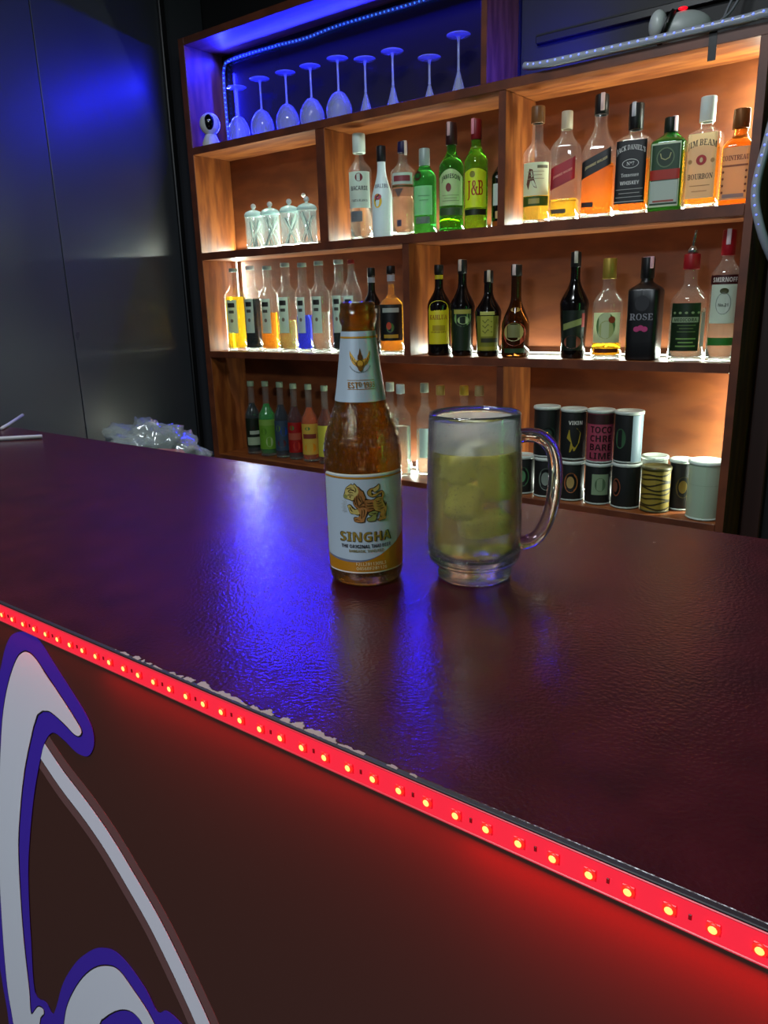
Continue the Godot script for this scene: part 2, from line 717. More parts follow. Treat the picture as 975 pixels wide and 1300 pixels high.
func room_lamp(called: String, label: String, at: Vector3, dir: Vector3, size: Vector2, c: Color, energy: float) -> void:
	var o := thing(called, label, "lamp", at)
	var up := Vector3.UP if absf(dir.y) < 0.9 else Vector3.BACK
	var b := Basis.looking_at(dir, up)
	var n := MeshInstance3D.new()
	var hx := b.x * size.x * 0.5
	var hy := b.y * size.y * 0.5
	var e := (hx.abs() + hy.abs())
	var d := dir * 0.012
	var housing := box((-e - dir.abs() * 0.012 - Vector3.ONE * 0.006 * (Vector3.ONE - dir.abs())), (e + dir.abs() * 0.012 + Vector3.ONE * 0.006 * (Vector3.ONE - dir.abs())), 0.003)
	obj("housing", housing, plain(Color(0.8, 0.8, 0.8), 0.5), o)
	n.free()
	var face := box(-e + d - dir.abs() * 0.002, e + d + dir.abs() * 0.002, 0.001)
	obj("diffuser", face, glow(c, 1.2), o)
	var l := AreaLight3D.new()
	l.name = "lamp_light"
	l.light_color = c
	l.light_energy = energy
	l.area_size = size
	l.area_range = 8.0
	l.shadow_enabled = true
	o.add_child(l, true)
	l.basis = b
	l.position = dir * 0.02

func build_room() -> void:
	var black := StandardMaterial3D.new()
	black.albedo_color = Color(0.20, 0.21, 0.23)
	black.roughness = 0.36
	black.roughness_texture = noise_tex(5, 0.01, 3, ramp([[0.0, Color(0.75, 0.75, 0.75)], [1.0, Color(1, 1, 1)]]))
	black.uv1_triplanar = true
	black.uv1_world_triplanar = true
	black.uv1_scale = Vector3(0.6, 0.3, 0.6)
	var dull := plain(Color(0.05, 0.048, 0.055), 0.6)
	struct("floor", box(Vector3(-2.6, -0.1, -2.4), Vector3(1.9, 0.0, 2.8), 0.0), plain(Color(0.25, 0.2, 0.18), 0.5))
	struct("ceiling", box(Vector3(-2.6, 2.76, -2.4), Vector3(1.9, 2.86, 2.8), 0.0), dull)
	struct("wall_back", box(Vector3(-2.6, 0.0, -2.32), Vector3(1.9, 2.76, -2.20), 0.0), dull)
	struct("wall_front", box(Vector3(-2.6, 0.0, 2.68), Vector3(1.9, 2.76, 2.8), 0.0), dull)
	struct("wall_right", box(Vector3(1.8, 0.0, -2.4), Vector3(1.9, 2.76, 2.8), 0.0), dull)
	var wl := struct("wall_left", box(Vector3(-2.62, 0.0, -2.4), Vector3(-2.512, 2.76, 2.8), 0.0), dull)
	var z := -2.198
	for w in [0.70, 1.22, 1.22, 1.22]:
		obj("wall_panel", box(Vector3(-2.512, 0.0, z + 0.0015), Vector3(-2.50, 2.758, z + w - 0.0015), 0.001), black, wl)
		z += w
	var trim := struct("trim_1", box(Vector3(-2.50, 0.0, -2.015), Vector3(-2.486, 2.758, -1.99), 0.003), plain(Color(0.05, 0.05, 0.06), 0.4))
	trim.set_meta("label", "slim black vertical batten on the dark left wall beside the shelf")
	var t2 := struct("trim_2", box(Vector3(-1.10, 1.955, -2.20), Vector3(0.6, 1.975, -2.185), 0.002), plain(Color(0.07, 0.07, 0.08), 0.4))
	t2.set_meta("label", "thin dark ledge on the black back wall above the open shelf top")
	struct("trim_3", box(Vector3(-0.438, 0.0, -2.20), Vector3(-0.39, 1.80, -2.165), 0.003), plain(Color(0.22, 0.12, 0.10), 0.45))

# the wooden back-bar shelf
func build_shelf() -> void:
	var s := thing("bar_shelf", "tall reddish wooden back bar shelf full of bottles against the black wall", "shelf", Vector3(-1.43, 0, -2.09))
	var o := Vector3(1.43, 0, 2.09)
	var dark := Color(0.38, 0.18, 0.072)
	var mid := Color(0.50, 0.262, 0.105)
	var light := Color(0.58, 0.33, 0.14)
	var flat_wood := wood(dark, mid, light, 11, Vector3(0.6, 4, 4))
	var up_wood := wood(dark, mid, light, 12, Vector3(4, 0.7, 4))
	var ply := wood(Color(0.38, 0.185, 0.078), Color(0.45, 0.228, 0.096), Color(0.50, 0.268, 0.118), 13, Vector3(0.7, 2.0, 2.0), 0.5)
	var front := SHELF_FRONT
	var back := SHELF_BACK
	var blues := plain(Color(0.145, 0.125, 0.16), 0.2)
	var stain := wood(Color(0.30, 0.145, 0.08), Color(0.36, 0.175, 0.095), Color(0.41, 0.205, 0.11), 14, Vector3(1.5, 1.5, 6), 0.45)
	var b := func(called, lo, hi, m):
		var piece := obj(called, box(lo + o, hi + o, 0.0015), m, s)
		if called != "back_panel":     # the front edges are stained darker
			obj("edge_band", box(Vector3(lo.x, lo.y, hi.z - 0.0005) + o, Vector3(hi.x, hi.y, hi.z + 0.0012) + o, 0.0005), stain, piece)
	b.call("side_panel", Vector3(-2.412, 0.0, back), Vector3(-2.382, 2.19, front), up_wood)
	b.call("side_panel", Vector3(-0.464, 0.0, back - 0.02), Vector3(-0.444, B1 - 0.0005, front), up_wood)
	b.call("side_panel", Vector3(-1.168, B1 + 0.0005, back), Vector3(-1.15, 2.165, front), up_wood)
	b.call("shelf_board", Vector3(-2.3815, 2.166, back), Vector3(-1.15, 2.19, front), flat_wood)
	b.call("shelf_board", Vector3(-2.3815, B1 - 0.024, back), Vector3(-0.444, B1, front + 0.001), flat_wood)
	b.call("shelf_board", Vector3(-2.3815, B2 - 0.026, back), Vector3(-0.4645, B2, front + 0.001), flat_wood)
	b.call("shelf_board", Vector3(-2.3815, B3 - 0.024, back), Vector3(-0.4645, B3, front + 0.001), flat_wood)
	b.call("shelf_board", Vector3(-2.3815, B4 - 0.024, back), Vector3(-0.4645, B4, front + 0.001), flat_wood)
	b.call("shelf_board", Vector3(-2.3815, 0.06, back), Vector3(-0.4645, 0.084, front), flat_wood)
	b.call("divider", Vector3(-1.779, B2 + 0.0005, back), Vector3(-1.742, B1 - 0.0245, front - 0.001), up_wood)
	b.call("divider", Vector3(-1.112, B2 + 0.0005, back), Vector3(-1.090, B1 - 0.0245, front - 0.001), up_wood)
	b.call("divider", Vector3(-1.443, B3 + 0.0005, back), Vector3(-1.419, B2 - 0.0265, front - 0.001), up_wood)
	b.call("divider", Vector3(-1.108, B4 + 0.0005, back), Vector3(-1.086, B3 - 0.0245, front - 0.001), up_wood)
	b.call("divider", Vector3(-1.443, 0.0845, back), Vector3(-1.419, B4 - 0.0245, front - 0.001), up_wood)
	b.call("back_panel", Vector3(-2.412, 0.0, back - 0.014), Vector3(-0.4645, B1 - 0.0125, back - 0.0005), ply)
	b.call("back_panel", Vector3(-2.412, B1 - 0.012, back - 0.014), Vector3(-1.15, 2.19, back - 0.0005), blues)

func build_lights_on_shelf() -> void:
	var white := Color(0.94, 1.0, 0.93)
	var g := "white LED tapes along the back of the shelf compartments"
	var zb := -2.166
	var n := Vector3(0, 0.8, 0.6)
	var e := 0.34
	var rows := [
		["behind the glass canisters in the upper left compartment", B2, -2.375, -1.785, e * 0.9],
		["behind the green and clear bottles, upper middle", B2, -1.735, -1.118, e * 0.8],
		["behind the whiskey bottles, upper right compartment", B2, -1.083, -0.470, e * 1.1],
		["behind the coloured mixers, middle left", B3, -2.375, -1.449, e * 0.85],
		["behind the dark cream liqueurs, middle right", B3, -1.412, -0.470, e * 1.1],
		["behind the clear bottles, lower middle", B4, -1.64, -1.115, e * 1.3],
		["behind the black can coolers, lower right", B4, -1.079, -0.470, e * 0.55],
	]
	for r in rows:
		add_strip_light("white LED tape " + r[0], g, Vector3(r[2], r[1] + 0.0035, zb), Vector3(r[3], r[1] + 0.0035, zb), n.normalized(), white, r[4], 2.5)
	add_strip_light("white LED tape running up the left corner behind the yellow bottle", g, Vector3(-2.3795, B3 + 0.03, -2.168), Vector3(-2.3795, B2 - 0.03, -2.168), Vector3(0.9, 0, 0.43).normalized(), white, 0.16, 3.0)
	add_strip_light("white LED tape up the right corner behind the orange liqueur bottle", g, Vector3(-0.4665, B2 + 0.03, -2.15), Vector3(-0.4665, B1 - 0.04, -2.15), Vector3(-0.9, 0, 0.43).normalized(), white, 0.20, 2.5)
	add_strip_light("white LED tape up the right corner behind the white can", g, Vector3(-0.4665, B4 + 0.03, -2.15), Vector3(-0.4665, B3 - 0.04, -2.15), Vector3(-0.9, 0, 0.43).normalized(), white, 0.24, 2.5)
	# the blue light rope in the top compartment
	var blue := Color(0.10, 0.12, 1.0)
	var path := smooth_path([Vector3(-2.366, B1 + 0.012, -2.165), Vector3(-2.370, 1.95, -2.166), Vector3(-2.371, 2.07, -2.166), Vector3(-2.362, 2.125, -2.166), Vector3(-2.32, 2.143, -2.166), Vector3(-2.10, 2.143, -2.166), Vector3(-1.95, 2.138, -2.166), Vector3(-1.8, 2.145, -2.166), Vector3(-1.5, 2.142, -2.166), Vector3(-1.18, 2.143, -2.166)], 8)
	rope("blue glowing LED rope light along the corner of the wine glass compartment", path, blue, 1.0, 0.0165)
	for k in [[Vector3(-1.775, 2.143, -2.150), Vector2(1.15, 0.012), Vector3(0, -0.65, 0.76), Vector3(1, 0, 0), 1.15], [Vector3(-2.357, 1.98, -2.152), Vector2(0.26, 0.012), Vector3(0.8, 0, 0.6), Vector3(0, 1, 0), 0.5]]:
		blue_area(k[0], k[1], k[2], k[3], blue, k[4])
	# the second rope lies along the open top and hangs down at the right
	var p2 := smooth_path([Vector3(-1.04, B1 + 0.024, -2.01), Vector3(-0.98, B1 + 0.0125, -1.990), Vector3(-0.80, B1 + 0.0115, -1.990), Vector3(-0.62, B1 + 0.0115, -1.990), Vector3(-0.50, B1 + 0.0125, -1.990), Vector3(-0.445, B1 + 0.011, -1.990), Vector3(-0.415, B1 - 0.02, -2.03), Vector3(-0.418, 1.70, -2.02), Vector3(-0.426, 1.60, -1.99), Vector3(-0.441, 1.49, -1.984), Vector3(-0.425, 1.41, -1.99), Vector3(-0.395, 1.33, -2.03), Vector3(-0.36, 1.27, -2.08)], 8)
	rope("grey LED rope light with small blue diodes along the open shelf top, drooping at right", p2, blue, 0.12, 0.021)
	blue_area(Vector3(-1.02, B1 + 0.03, -2.02), Vector2(0.10, 0.01), Vector3(-0.6, 0.5, -0.6), Vector3(1, 0, 0), blue, 0.24)

func blue_area(at: Vector3, size: Vector2, dir: Vector3, along: Vector3, c: Color, energy: float) -> void:
	var l := AreaLight3D.new()
	l.name = numbered("rope_glow")
	l.light_color = c
	l.light_energy = energy
	l.area_size = size
	l.area_range = 6.0
	l.shadow_enabled = true
	add_child(l)
	var zb := -dir.normalized()
	var xb := (along - zb * along.dot(zb)).normalized()
	l.basis = Basis(xb, zb.cross(xb).normalized(), zb)
	l.position = at

func rope(label: String, path: Array, c: Color, shine: float, step: float) -> void:
	var o := thing("rope_light", label, "rope light", path[0])
	var rel := []
	for p in path:
		rel.append(p - path[0])
	var sheath := thin_glass(Color(0.75, 0.8, 0.9, 0.30)) if shine > 0.5 else plain(Color(0.58, 0.60, 0.65), 0.3)
	obj("sheath", tube(rel, 0.0065 if shine > 0.5 else 0.0100, 10), sheath, o)
	var st := start()
	var run := 0.0
	var next := step
	for i in rel.size() - 1:
		var a: Vector3 = rel[i]
		var b: Vector3 = rel[i + 1]
		var len := a.distance_to(b)
		while next <= run + len and len > 0:
			var p := a.lerp(b, (next - run) / len)
			var lit := shine
			add_ball(st, p + (Vector3.ZERO if lit > 0.5 else Vector3(-0.001, 0.003, 0.0085)), Vector3(0.0024, 0.0030, 0.0030) if lit > 0.5 else Vector3(0.0028, 0.0028, 0.0028), 8, 5)
			next += step
		run += len
	var d := obj("diode_row", done(st), glow(Color(0.14, 0.42, 1.0) if shine > 0.5 else Color(0.12, 0.3, 1.0), 2.2 if shine > 0.5 else 1.6), o)
	d.set_meta("kind", "stuff")

# ------------------------------------------------------------------ the counter
func build_bar() -> void:
	var b := thing("bar_counter", "dark maroon bar counter with glossy textured top and printed front panel", "bar counter", Vector3(-0.6, 0, -0.49))
	var o := Vector3(0.6, 0, 0.49)
	var top := StandardMaterial3D.new()
	top.albedo_texture = noise_tex(21, 0.006, 4, ramp([[0.0, Color(0.19, 0.05, 0.07)], [0.5, Color(0.225, 0.058, 0.08)], [1.0, Color(0.255, 0.072, 0.095)]]))
	top.uv1_triplanar = true
	top.uv1_world_triplanar = true
	top.uv1_scale = Vector3(5, 5, 5)
	top.roughness = 0.22
	top.metallic_specular = 0.55
	top.heightmap_enabled = true
	top.heightmap_texture = noise_tex(22, 0.05, 3, null, 1024)
	top.heightmap_scale = 0.016
	obj("countertop", box(Vector3(-2.49, 1.0338, -0.73) + o, Vector3(1.4, BAR, -0.2545) + o, 0.0006), top, b)
	var brown := StandardMaterial3D.new()
	brown.albedo_color = Color(0.24, 0.125, 0.095)
	brown.roughness = 0.5
	obj("front_panel", box(Vector3(-2.49, 0.002, -0.2575) + o, Vector3(1.4, 1.0336, -0.2535) + o, 0.0003), brown, b)
	obj("back_board", box(Vector3(-2.49, 0.002, -0.70) + o, Vector3(1.4, 1.0335, -0.685) + o, 0.001), brown, b)
	obj("service_board", box(Vector3(-2.49, 0.85, -1.20) + o, Vector3(-0.2, 0.88, -0.7005) + o, 0.002), plain(Color(0.1, 0.1, 0.1), 0.5), b)
	obj("service_board", box(Vector3(-0.23, 0.002, -1.20) + o, Vector3(-0.2, 0.8495, -0.7005) + o, 0.002), plain(Color(0.1, 0.1, 0.1), 0.5), b)
	obj("edge_trim", box(Vector3(-2.49, 1.0490, -0.2544) + o, Vector3(1.4, 1.0504, -0.2512) + o, 0.0004), plain(Color(0.10, 0.035, 0.045), 0.55), b)
	# worn paint on the front edge, irregular flakes
	var st := start()
	var noise := FastNoiseLite.new()
	noise.seed = 3
	noise.frequency = 90.0
	for span in [[-0.425, -0.372, 0.0035], [-0.366, -0.300, 0.0055], [-0.302, -0.212, 0.0065], [-0.198, -0.180, 0.0035], [-0.12, -0.112, 0.0015]]:
		var n := int((span[1] - span[0]) / 0.0009)
		for i in n:
			var x: float = span[0] + i * 0.0009
			var e := sin(PI * (i + 0.5) / n)
			var w: float = span[2] * (0.35 + 0.65 * e) * (0.55 + 0.9 * noise.get_noise_2d(x, 0.2))
			var gap := noise.get_noise_2d(x * 0.7, 4.0)
			if gap < -0.28 or w < 0.0006:
				continue
			var z1 := -0.2526 - 0.0012 * absf(noise.get_noise_2d(x, 7.0))
			add_box(st, Vector3(x, BAR - 0.0002, z1 - w) + o, Vector3(x + 0.00095, BAR + 0.0006 + 0.0003 * absf(noise.get_noise_2d(x, 1.0)), z1) + o, 0.0001)
	var wear := obj("worn_paint_flakes", done(st), plain(Color(0.62, 0.52, 0.50), 0.8), b)
	wear.set_meta("kind", "stuff")
	wear.set_meta("label", "pale chipped edge where the paint has worn off")
	build_lettering(b, o)
	build_red_strip()

func build_lettering(b: Node3D, o: Vector3) -> void:
	var purple := plain(Color(0.23, 0.13, 0.62), 0.45)
	var white := plain(Color(0.80, 0.80, 0.83), 0.45)
	var ink := plain(Color(0.05, 0.03, 0.06), 0.5)
	var greybrown := plain(Color(0.40, 0.27, 0.26), 0.5)
	var zf := -0.2535
	var put := func(called, poly, z0, z1, m):
		var st := start()
		add_plate(st, poly, zf + z0, zf + z1)
		obj(called, done(st), m, b, o)
	var pur := curved([Vector2(-0.5564, 1.0290), Vector2(-0.5379, 1.0334), Vector2(-0.5220, 1.0305), Vector2(-0.5067, 1.0174), Vector2(-0.4875, 1.0011), Vector2(-0.4710, 0.9860), Vector2(-0.4649, 0.9739), Vector2(-0.4671, 0.9620), Vector2(-0.4756, 0.9511), Vector2(-0.4851, 0.9475), Vector2(-0.4955, 0.9476), Vector2(-0.5103, 0.9522), Vector2(-0.5251, 0.9527), Vector2(-0.5402, 0.9387), Vector2(-0.5542, 0.9158), Vector2(-0.5777, 0.8693), Vector2(-0.6051, 0.8015), Vector2(-0.6196, 0.7522), Vector2(-0.6330, 0.6916), Vector2(-0.6464, 0.6201), Vector2(-0.6259, 0.6215), Vector2(-0.6161, 0.6138), Vector2(-0.6039, 0.6315), Vector2(-0.5817, 0.6733), Vector2(-0.5486, 0.7179), Vector2(-0.5176, 0.7489), Vector2(-0.4977, 0.7627), Vector2(-0.4801, 0.7693), Vector2(-0.4623, 0.7666), Vector2(-0.4419, 0.7546), Vector2(-0.4306, 0.7411), Vector2(-0.4185, 0.7504), Vector2(-0.4043, 0.7513), Vector2(-0.3942, 0.7435), Vector2(-0.3850, 0.7000), Vector2(-0.40, 0.42), Vector2(-0.76, 0.40), Vector2(-0.7277, 0.5234), Vector2(-0.7215, 0.5946), Vector2(-0.7044, 0.7074), Vector2(-0.6636, 0.8329), Vector2(-0.6208, 0.9395), Vector2(-0.5894, 0.9957), Vector2(-0.5714, 1.0192)], 4)
	var w1 := curved([Vector2(-0.5526, 1.0126), Vector2(-0.5430, 1.0159), Vector2(-0.5324, 1.0133), Vector2(-0.5188, 1.0027), Vector2(-0.5009, 0.9889), Vector2(-0.4859, 0.9762), Vector2(-0.4808, 0.9699), Vector2(-0.4846, 0.9647), Vector2(-0.4916, 0.9635), Vector2(-0.5037, 0.9678), Vector2(-0.5189, 0.9716), Vector2(-0.5290, 0.9713), Vector2(-0.5402, 0.9655), Vector2(-0.5483, 0.9573), Vector2(-0.5627, 0.9341), Vector2(-0.5834, 0.8971), Vector2(-0.6046, 0.8500), Vector2(-0.6227, 0.8013), Vector2(-0.6369, 0.7430), Vector2(-0.6486, 0.6825), Vector2(-0.6582, 0.6149), Vector2(-0.6643, 0.5813), Vector2(-0.6455, 0.6028), Vector2(-0.6348, 0.6075), Vector2(-0.6352, 0.6009), Vector2(-0.6498, 0.5772), Vector2(-0.69, 0.4520), Vector2(-0.7255, 0.4354), Vector2(-0.7141, 0.5328), Vector2(-0.7103, 0.5864), Vector2(-0.6946, 0.6653), Vector2(-0.6747, 0.7456), Vector2(-0.6514, 0.8215), Vector2(-0.6306, 0.8787), Vector2(-0.6072, 0.9367), Vector2(-0.5850, 0.9761), Vector2(-0.5645, 1.0027)], 4)
	var w2 := curved([Vector2(-0.5945, 0.6153), Vector2(-0.5769, 0.6540), Vector2(-0.5474, 0.6973), Vector2(-0.5194, 0.7282), Vector2(-0.4959, 0.7456), Vector2(-0.4784, 0.7516), Vector2(-0.4616, 0.7439), Vector2(-0.4434, 0.7325), Vector2(-0.4300, 0.7150), Vector2(-0.4222, 0.6983), Vector2(-0.42, 0.63), Vector2(-0.44, 0.62), Vector2(-0.4580, 0.6950), Vector2(-0.4536, 0.7125), Vector2(-0.4641, 0.7174), Vector2(-0.4783, 0.7122), Vector2(-0.4958, 0.6984), Vector2(-0.5163, 0.6770), Vector2(-0.5266, 0.6622), Vector2(-0.5726, 0.5779), Vector2(-0.6356, 0.5051)], 4)
	var arc := curved([Vector2(-0.5520, 0.9320), Vector2(-0.5235, 0.9118), Vector2(-0.4922, 0.8951), Vector2(-0.4675, 0.8785), Vector2(-0.4425, 0.8562), Vector2(-0.4185, 0.8325), Vector2(-0.3998, 0.8085), Vector2(-0.3854, 0.7876), Vector2(-0.3731, 0.7680), Vector2(-0.3513, 0.7252), Vector2(-0.33, 0.67), Vector2(-0.31, 0.58)], 4, false)
	put.call("printed_arc_shade", band(arc, 0.0225, -0.0225), 0.0, 0.0002, greybrown)
	put.call("printed_arc_line", band(arc, 0.0112, -0.0112), 0.0001, 0.0004, ink)
	put.call("printed_arc", band(arc, 0.0102, -0.0102), 0.0002, 0.0006, white)
	put.call("printed_letter_halo", pur, 0.0003, 0.0008, purple)
	for w in [w1, w2]:
		var fat: Array = Geometry2D.offset_polygon(w, 0.0012)
		put.call("printed_letter_outline", fat[0], 0.0005, 0.0010, ink)
		put.call("printed_letter", w, 0.0007, 0.0012, white)

func build_red_strip() -> void:
	var x0 := -1.30
	var x1 := 0.42
	var o := thing("red_led_strip", "red LED strip light stuck along the front edge of the bar counter", "light strip", Vector3(0, 0, 0))
	var red := Color(1.0, 0.06, 0.14)
	var pink := glow(Color(1.0, 0.05, 0.14), 0.55, Color(0.82, 0.20, 0.28))
	var st := start()
	add_box(st, Vector3(x0, 1.0342, -0.2544), Vector3(x1, 1.0488, -0.2518), 0.0003)
	obj("backing_tape", done(st), pink, o)
	var rail := start()
	add_box(rail, Vector3(x0, 1.0337, -0.2544), Vector3(x1, 1.0349, -0.2514), 0.0004)
	add_box(rail, Vector3(x0, 1.0478, -0.2544), Vector3(x1, 1.0489, -0.2513), 0.0004)
	obj("silicone_rim", done(rail), glow(Color(1.0, 0.05, 0.12), 0.22, Color(0.8, 0.22, 0.28)), o)
	# diodes: one every 16 mm, resistors between
	var chip := start()
	add_box(chip, Vector3(-0.0026, -0.0026, -0.0002), Vector3(0.0026, 0.0026, 0.0008), 0.0003)
	var chip_mesh := done(chip)
	var chip_mat := glow(Color(1.0, 0.03, 0.09), 0.45, Color(0.8, 0.2, 0.25))
	var halo := ball(Vector3.ZERO, Vector3(0.0027, 0.0027, 0.0011), 20, 8)
	var halo_mat := glow(Color(1.0, 0.16, 0.10), 1.1, Color(0.45, 0.05, 0.05))
	var core := ball(Vector3.ZERO, Vector3(0.0019, 0.0019, 0.0010), 16, 8)
	var core_mat := glow(Color(1.0, 0.80, 0.42), 1.5, Color(0.4, 0.2, 0.1))
	var res := start()
	add_box(res, Vector3(-0.0006, -0.0012, 0.0), Vector3(0.0006, 0.0012, 0.0006), 0.0001)
	var res_mesh := done(res)
	var x := -0.0299 - 0.0159 * 50
	var k := 0
	while x < x1 - 0.01:
		var p := Vector3(x, 1.0412, -0.2516)
		var d := obj("diode", chip_mesh, chip_mat, o, p)
		obj("lens", halo, halo_mat, d, Vector3(0, 0, 0.0007))
		obj("bright_core", core, core_mat, d, Vector3(0, 0, 0.0011))
		if k % 2 == 0:
			obj("resistor", res_mesh, glow(Color(1.0, 0.02, 0.05), 0.12, Color(0.35, 0.05, 0.08)), o, p + Vector3(0.0075, 0.0002, -0.0002))
		x += 0.0159
		k += 1
	var power := [0.008, 0.008, 0.010, 0.050, 0.120, 0.160]    # the tape grows dimmer away from its plug
	for i in 6:
		var l := AreaLight3D.new()
		l.name = "strip_glow"
		l.light_color = Color(1.0, 0.005, 0.07)
		l.light_energy = power[i]
		l.area_size = Vector2((x1 - x0) / 6.0, 0.012)
		l.area_range = 5.0
		l.shadow_enabled = true
		o.add_child(l, true)
		l.basis = Basis.looking_at(Vector3(0, -0.80, 0.60), Vector3.UP)
		l.position = Vector3(x0 + (x1 - x0) * (i + 0.5) / 6.0, 1.0375, -0.2440)

# ------------------------------------------------------------------ the beer bottle
func build_beer_bottle() -> void:
	var at := Vector3(-0.371, BAR + 0.0003, -0.4553)
	var o := thing("beer_bottle", "open brown glass beer bottle with silver white and gold label standing on the bar", "bottle", at, atan2(-at.x, -at.z))
	var outer := [Vector2(0, 0.003), Vector2(0.018, 0.002), Vector2(0.0235, 0.0), Vector2(0.0265, 0.001), Vector2(0.0287, 0.004), Vector2(0.0297, 0.009), Vector2(0.0301, 0.02), Vector2(0.0303, 0.05), Vector2(0.0304, 0.09), Vector2(0.0303, 0.104), Vector2(0.0298, 0.1105), Vector2(0.0288, 0.1165), Vector2(0.0268, 0.1235), Vector2(0.0240, 0.131), Vector2(0.0213, 0.1385), Vector2(0.0192, 0.146), Vector2(0.0171, 0.160), Vector2(0.0148, 0.178), Vector2(0.0132, 0.193), Vector2(0.0124, 0.1985), Vector2(0.0124, 0.2005), Vector2(0.0134, 0.2025), Vector2(0.0140, 0.2050), Vector2(0.0141, 0.2075), Vector2(0.0136, 0.2098), Vector2(0.0131, 0.2112), Vector2(0.0132, 0.2135), Vector2(0.0132, 0.2155), Vector2(0.0126, 0.2170), Vector2(0.0112, 0.2176), Vector2(0.0098, 0.2170)]
	var inside := [Vector2(0.0094, 0.2150), Vector2(0.0094, 0.195), Vector2(0.0118, 0.178), Vector2(0.0143, 0.160), Vector2(0.0165, 0.146), Vector2(0.0185, 0.1385), Vector2(0.0212, 0.131), Vector2(0.0240, 0.1235), Vector2(0.0261, 0.1165), Vector2(0.0271, 0.110), Vector2(0.0277, 0.09), Vector2(0.0276, 0.02), Vector2(0.0255, 0.009), Vector2(0.018, 0.0065), Vector2(0, 0.0075)]
	var glass := wet_glass(Color(0.76, 0.56, 0.18, 0.045), 0.04, 0.006)
	obj("glass_body", lathe(outer + inside, 72), glass, o)
	var surf := {"prof": outer.slice(2, 20), "ns": [], "flat": 1.0}
	# neck foil
	var gold := Color(0.72, 0.52, 0.16)
	var pale := Color(0.68, 0.73, 0.77)
	var st := start()
	st = start()
	st.set_color(pale)
	var hs := [0.1450, 0.155, 0.165, 0.175, 0.185, 0.1965]
	for i in hs.size() - 1:
		for j in 64:
			var a := TAU * j / 64
			var b := TAU * (j + 1) / 64
			quad(st, on_surface(surf, hs[i], a, 0.0004), on_surface(surf, hs[i], b, 0.0004), on_surface(surf, hs[i + 1], b, 0.0004), on_surface(surf, hs[i + 1], a, 0.0004))
	obj("neck_foil", done(st), foil_material(), o)
	st = start()
	patch(st, surf, 0.1915, 0.1928, -0.018, 0.018, 0.0007, gold, null, null, 24, 1)
	# winged crest
	var c := Vector2(0.0006, 0.1748)
	for s in [-1.0, 1.0]:
		for w in [[gold, 1.0, 0.0007], [Color(0.86, 0.68, 0.28), 0.72, 0.0009]]:
			var k: float = w[1]
			var wing := PackedVector2Array()
			for p in [Vector2(0.0010, 0.0008), Vector2(0.0030, 0.0010), Vector2(0.0048, 0.0024), Vector2(0.0066, 0.0062), Vector2(0.0074, 0.0080), Vector2(0.0076, 0.0050), Vector2(0.0068, 0.0014), Vector2(0.0052, -0.0018), Vector2(0.0030, -0.0034), Vector2(0.0012, -0.0036)]:
				var q: Vector2 = (p - Vector2(0.004, 0.001)) * k + Vector2(0.004, 0.001)
				wing.append(c + Vector2(q.x * s, q.y))
			shape_on(st, surf, wing, w[2], w[0])
		for f in 4:
			var q := c + Vector2(s * (0.0034 + f * 0.0010), -0.0010 + f * 0.0013)
			shape_on(st, surf, oval(q, 0.0003, 0.0014, 8), 0.0011, Color(0.36, 0.24, 0.08))
	shape_on(st, surf, PackedVector2Array([c + Vector2(-0.0010, 0.0050), c + Vector2(0.0, 0.0098), c + Vector2(0.0010, 0.0050), c + Vector2(0.0016, 0.0042), c + Vector2(0.0018, 0.0014), c + Vector2(-0.0018, 0.0014), c + Vector2(-0.0016, 0.0042)]), 0.0010, Color(0.38, 0.24, 0.10))
	shape_on(st, surf, oval(c + Vector2(0, -0.0020), 0.0029, 0.0034), 0.0010, Color(0.42, 0.28, 0.08))
	shape_on(st, surf, oval(c + Vector2(0, -0.0014), 0.0020, 0.0022), 0.0012, Color(0.76, 0.57, 0.2))
	shape_on(st, surf, oval(c + Vector2(0, -0.0050), 0.0016, 0.0022), 0.0012, Color(0.45, 0.3, 0.08))
	for k in 22:      # the tiny row of letters below the crest, too small to read
		var a := lerpf(-2.72, -0.42, k / 21.0)
		var q := c + Vector2(cos(a) * 0.0082, sin(a) * 0.0076 - 0.0004)
		shape_on(st, surf, oval(q, 0.00026, 0.00042, 6), 0.0007, Color(0.32, 0.30, 0.25))
	var old_gold := Color(0.58, 0.40, 0.11)
	lettering(st, surf, "EST", Vector2(-0.0052, 0.1577), 0.0060, 0.0012, old_gold, 0.0074)
	lettering(st, surf, "D", Vector2(0.0000, 0.1585), 0.0040, 0.0012, old_gold, 0.0021)
	patch(st, surf, 0.1563, 0.1566, -0.0010, 0.0010, 0.0008, old_gold, null, null, 4, 1)
	lettering(st, surf, "1933", Vector2(0.0066, 0.1577), 0.0060, 0.0012, old_gold, 0.0090)
	patch(st, surf, 0.1609, 0.1613, -0.0096, 0.0112, 0.0007, old_gold, null, null, 12, 1)
	patch(st, surf, 0.1543, 0.1547, -0.0096, 0.0112, 0.0007, old_gold, null, null, 12, 1)
	obj("neck_print", done(st), foil_material(), o)
	# front label: built in label coordinates, x across, y up
	var y0 := 0.0130
	var y1 := 0.0922
	var hw := 0.0385
	st = start()
	var cream := Color(0.93, 0.91, 0.84)
	var outline := func(m: float) -> PackedVector2Array:
		var p := PackedVector2Array()
		var cr := 0.005 - m
		for q in [[-hw + m, y0 + m, PI], [hw - m, y0 + m, 1.5 * PI], [hw - m, y1 - m, 0.0], [-hw + m, y1 - m, 0.5 * PI]]:
			var cc := Vector2(q[0] + (cr if q[0] < 0 else -cr), q[1] + (cr if q[1] < 0.05 else -cr))
			for k in 5:
				var a: float = q[2] + PI / 2 * k / 4.0
				p.append(cc + Vector2(cos(a), sin(a)) * cr)
		return p
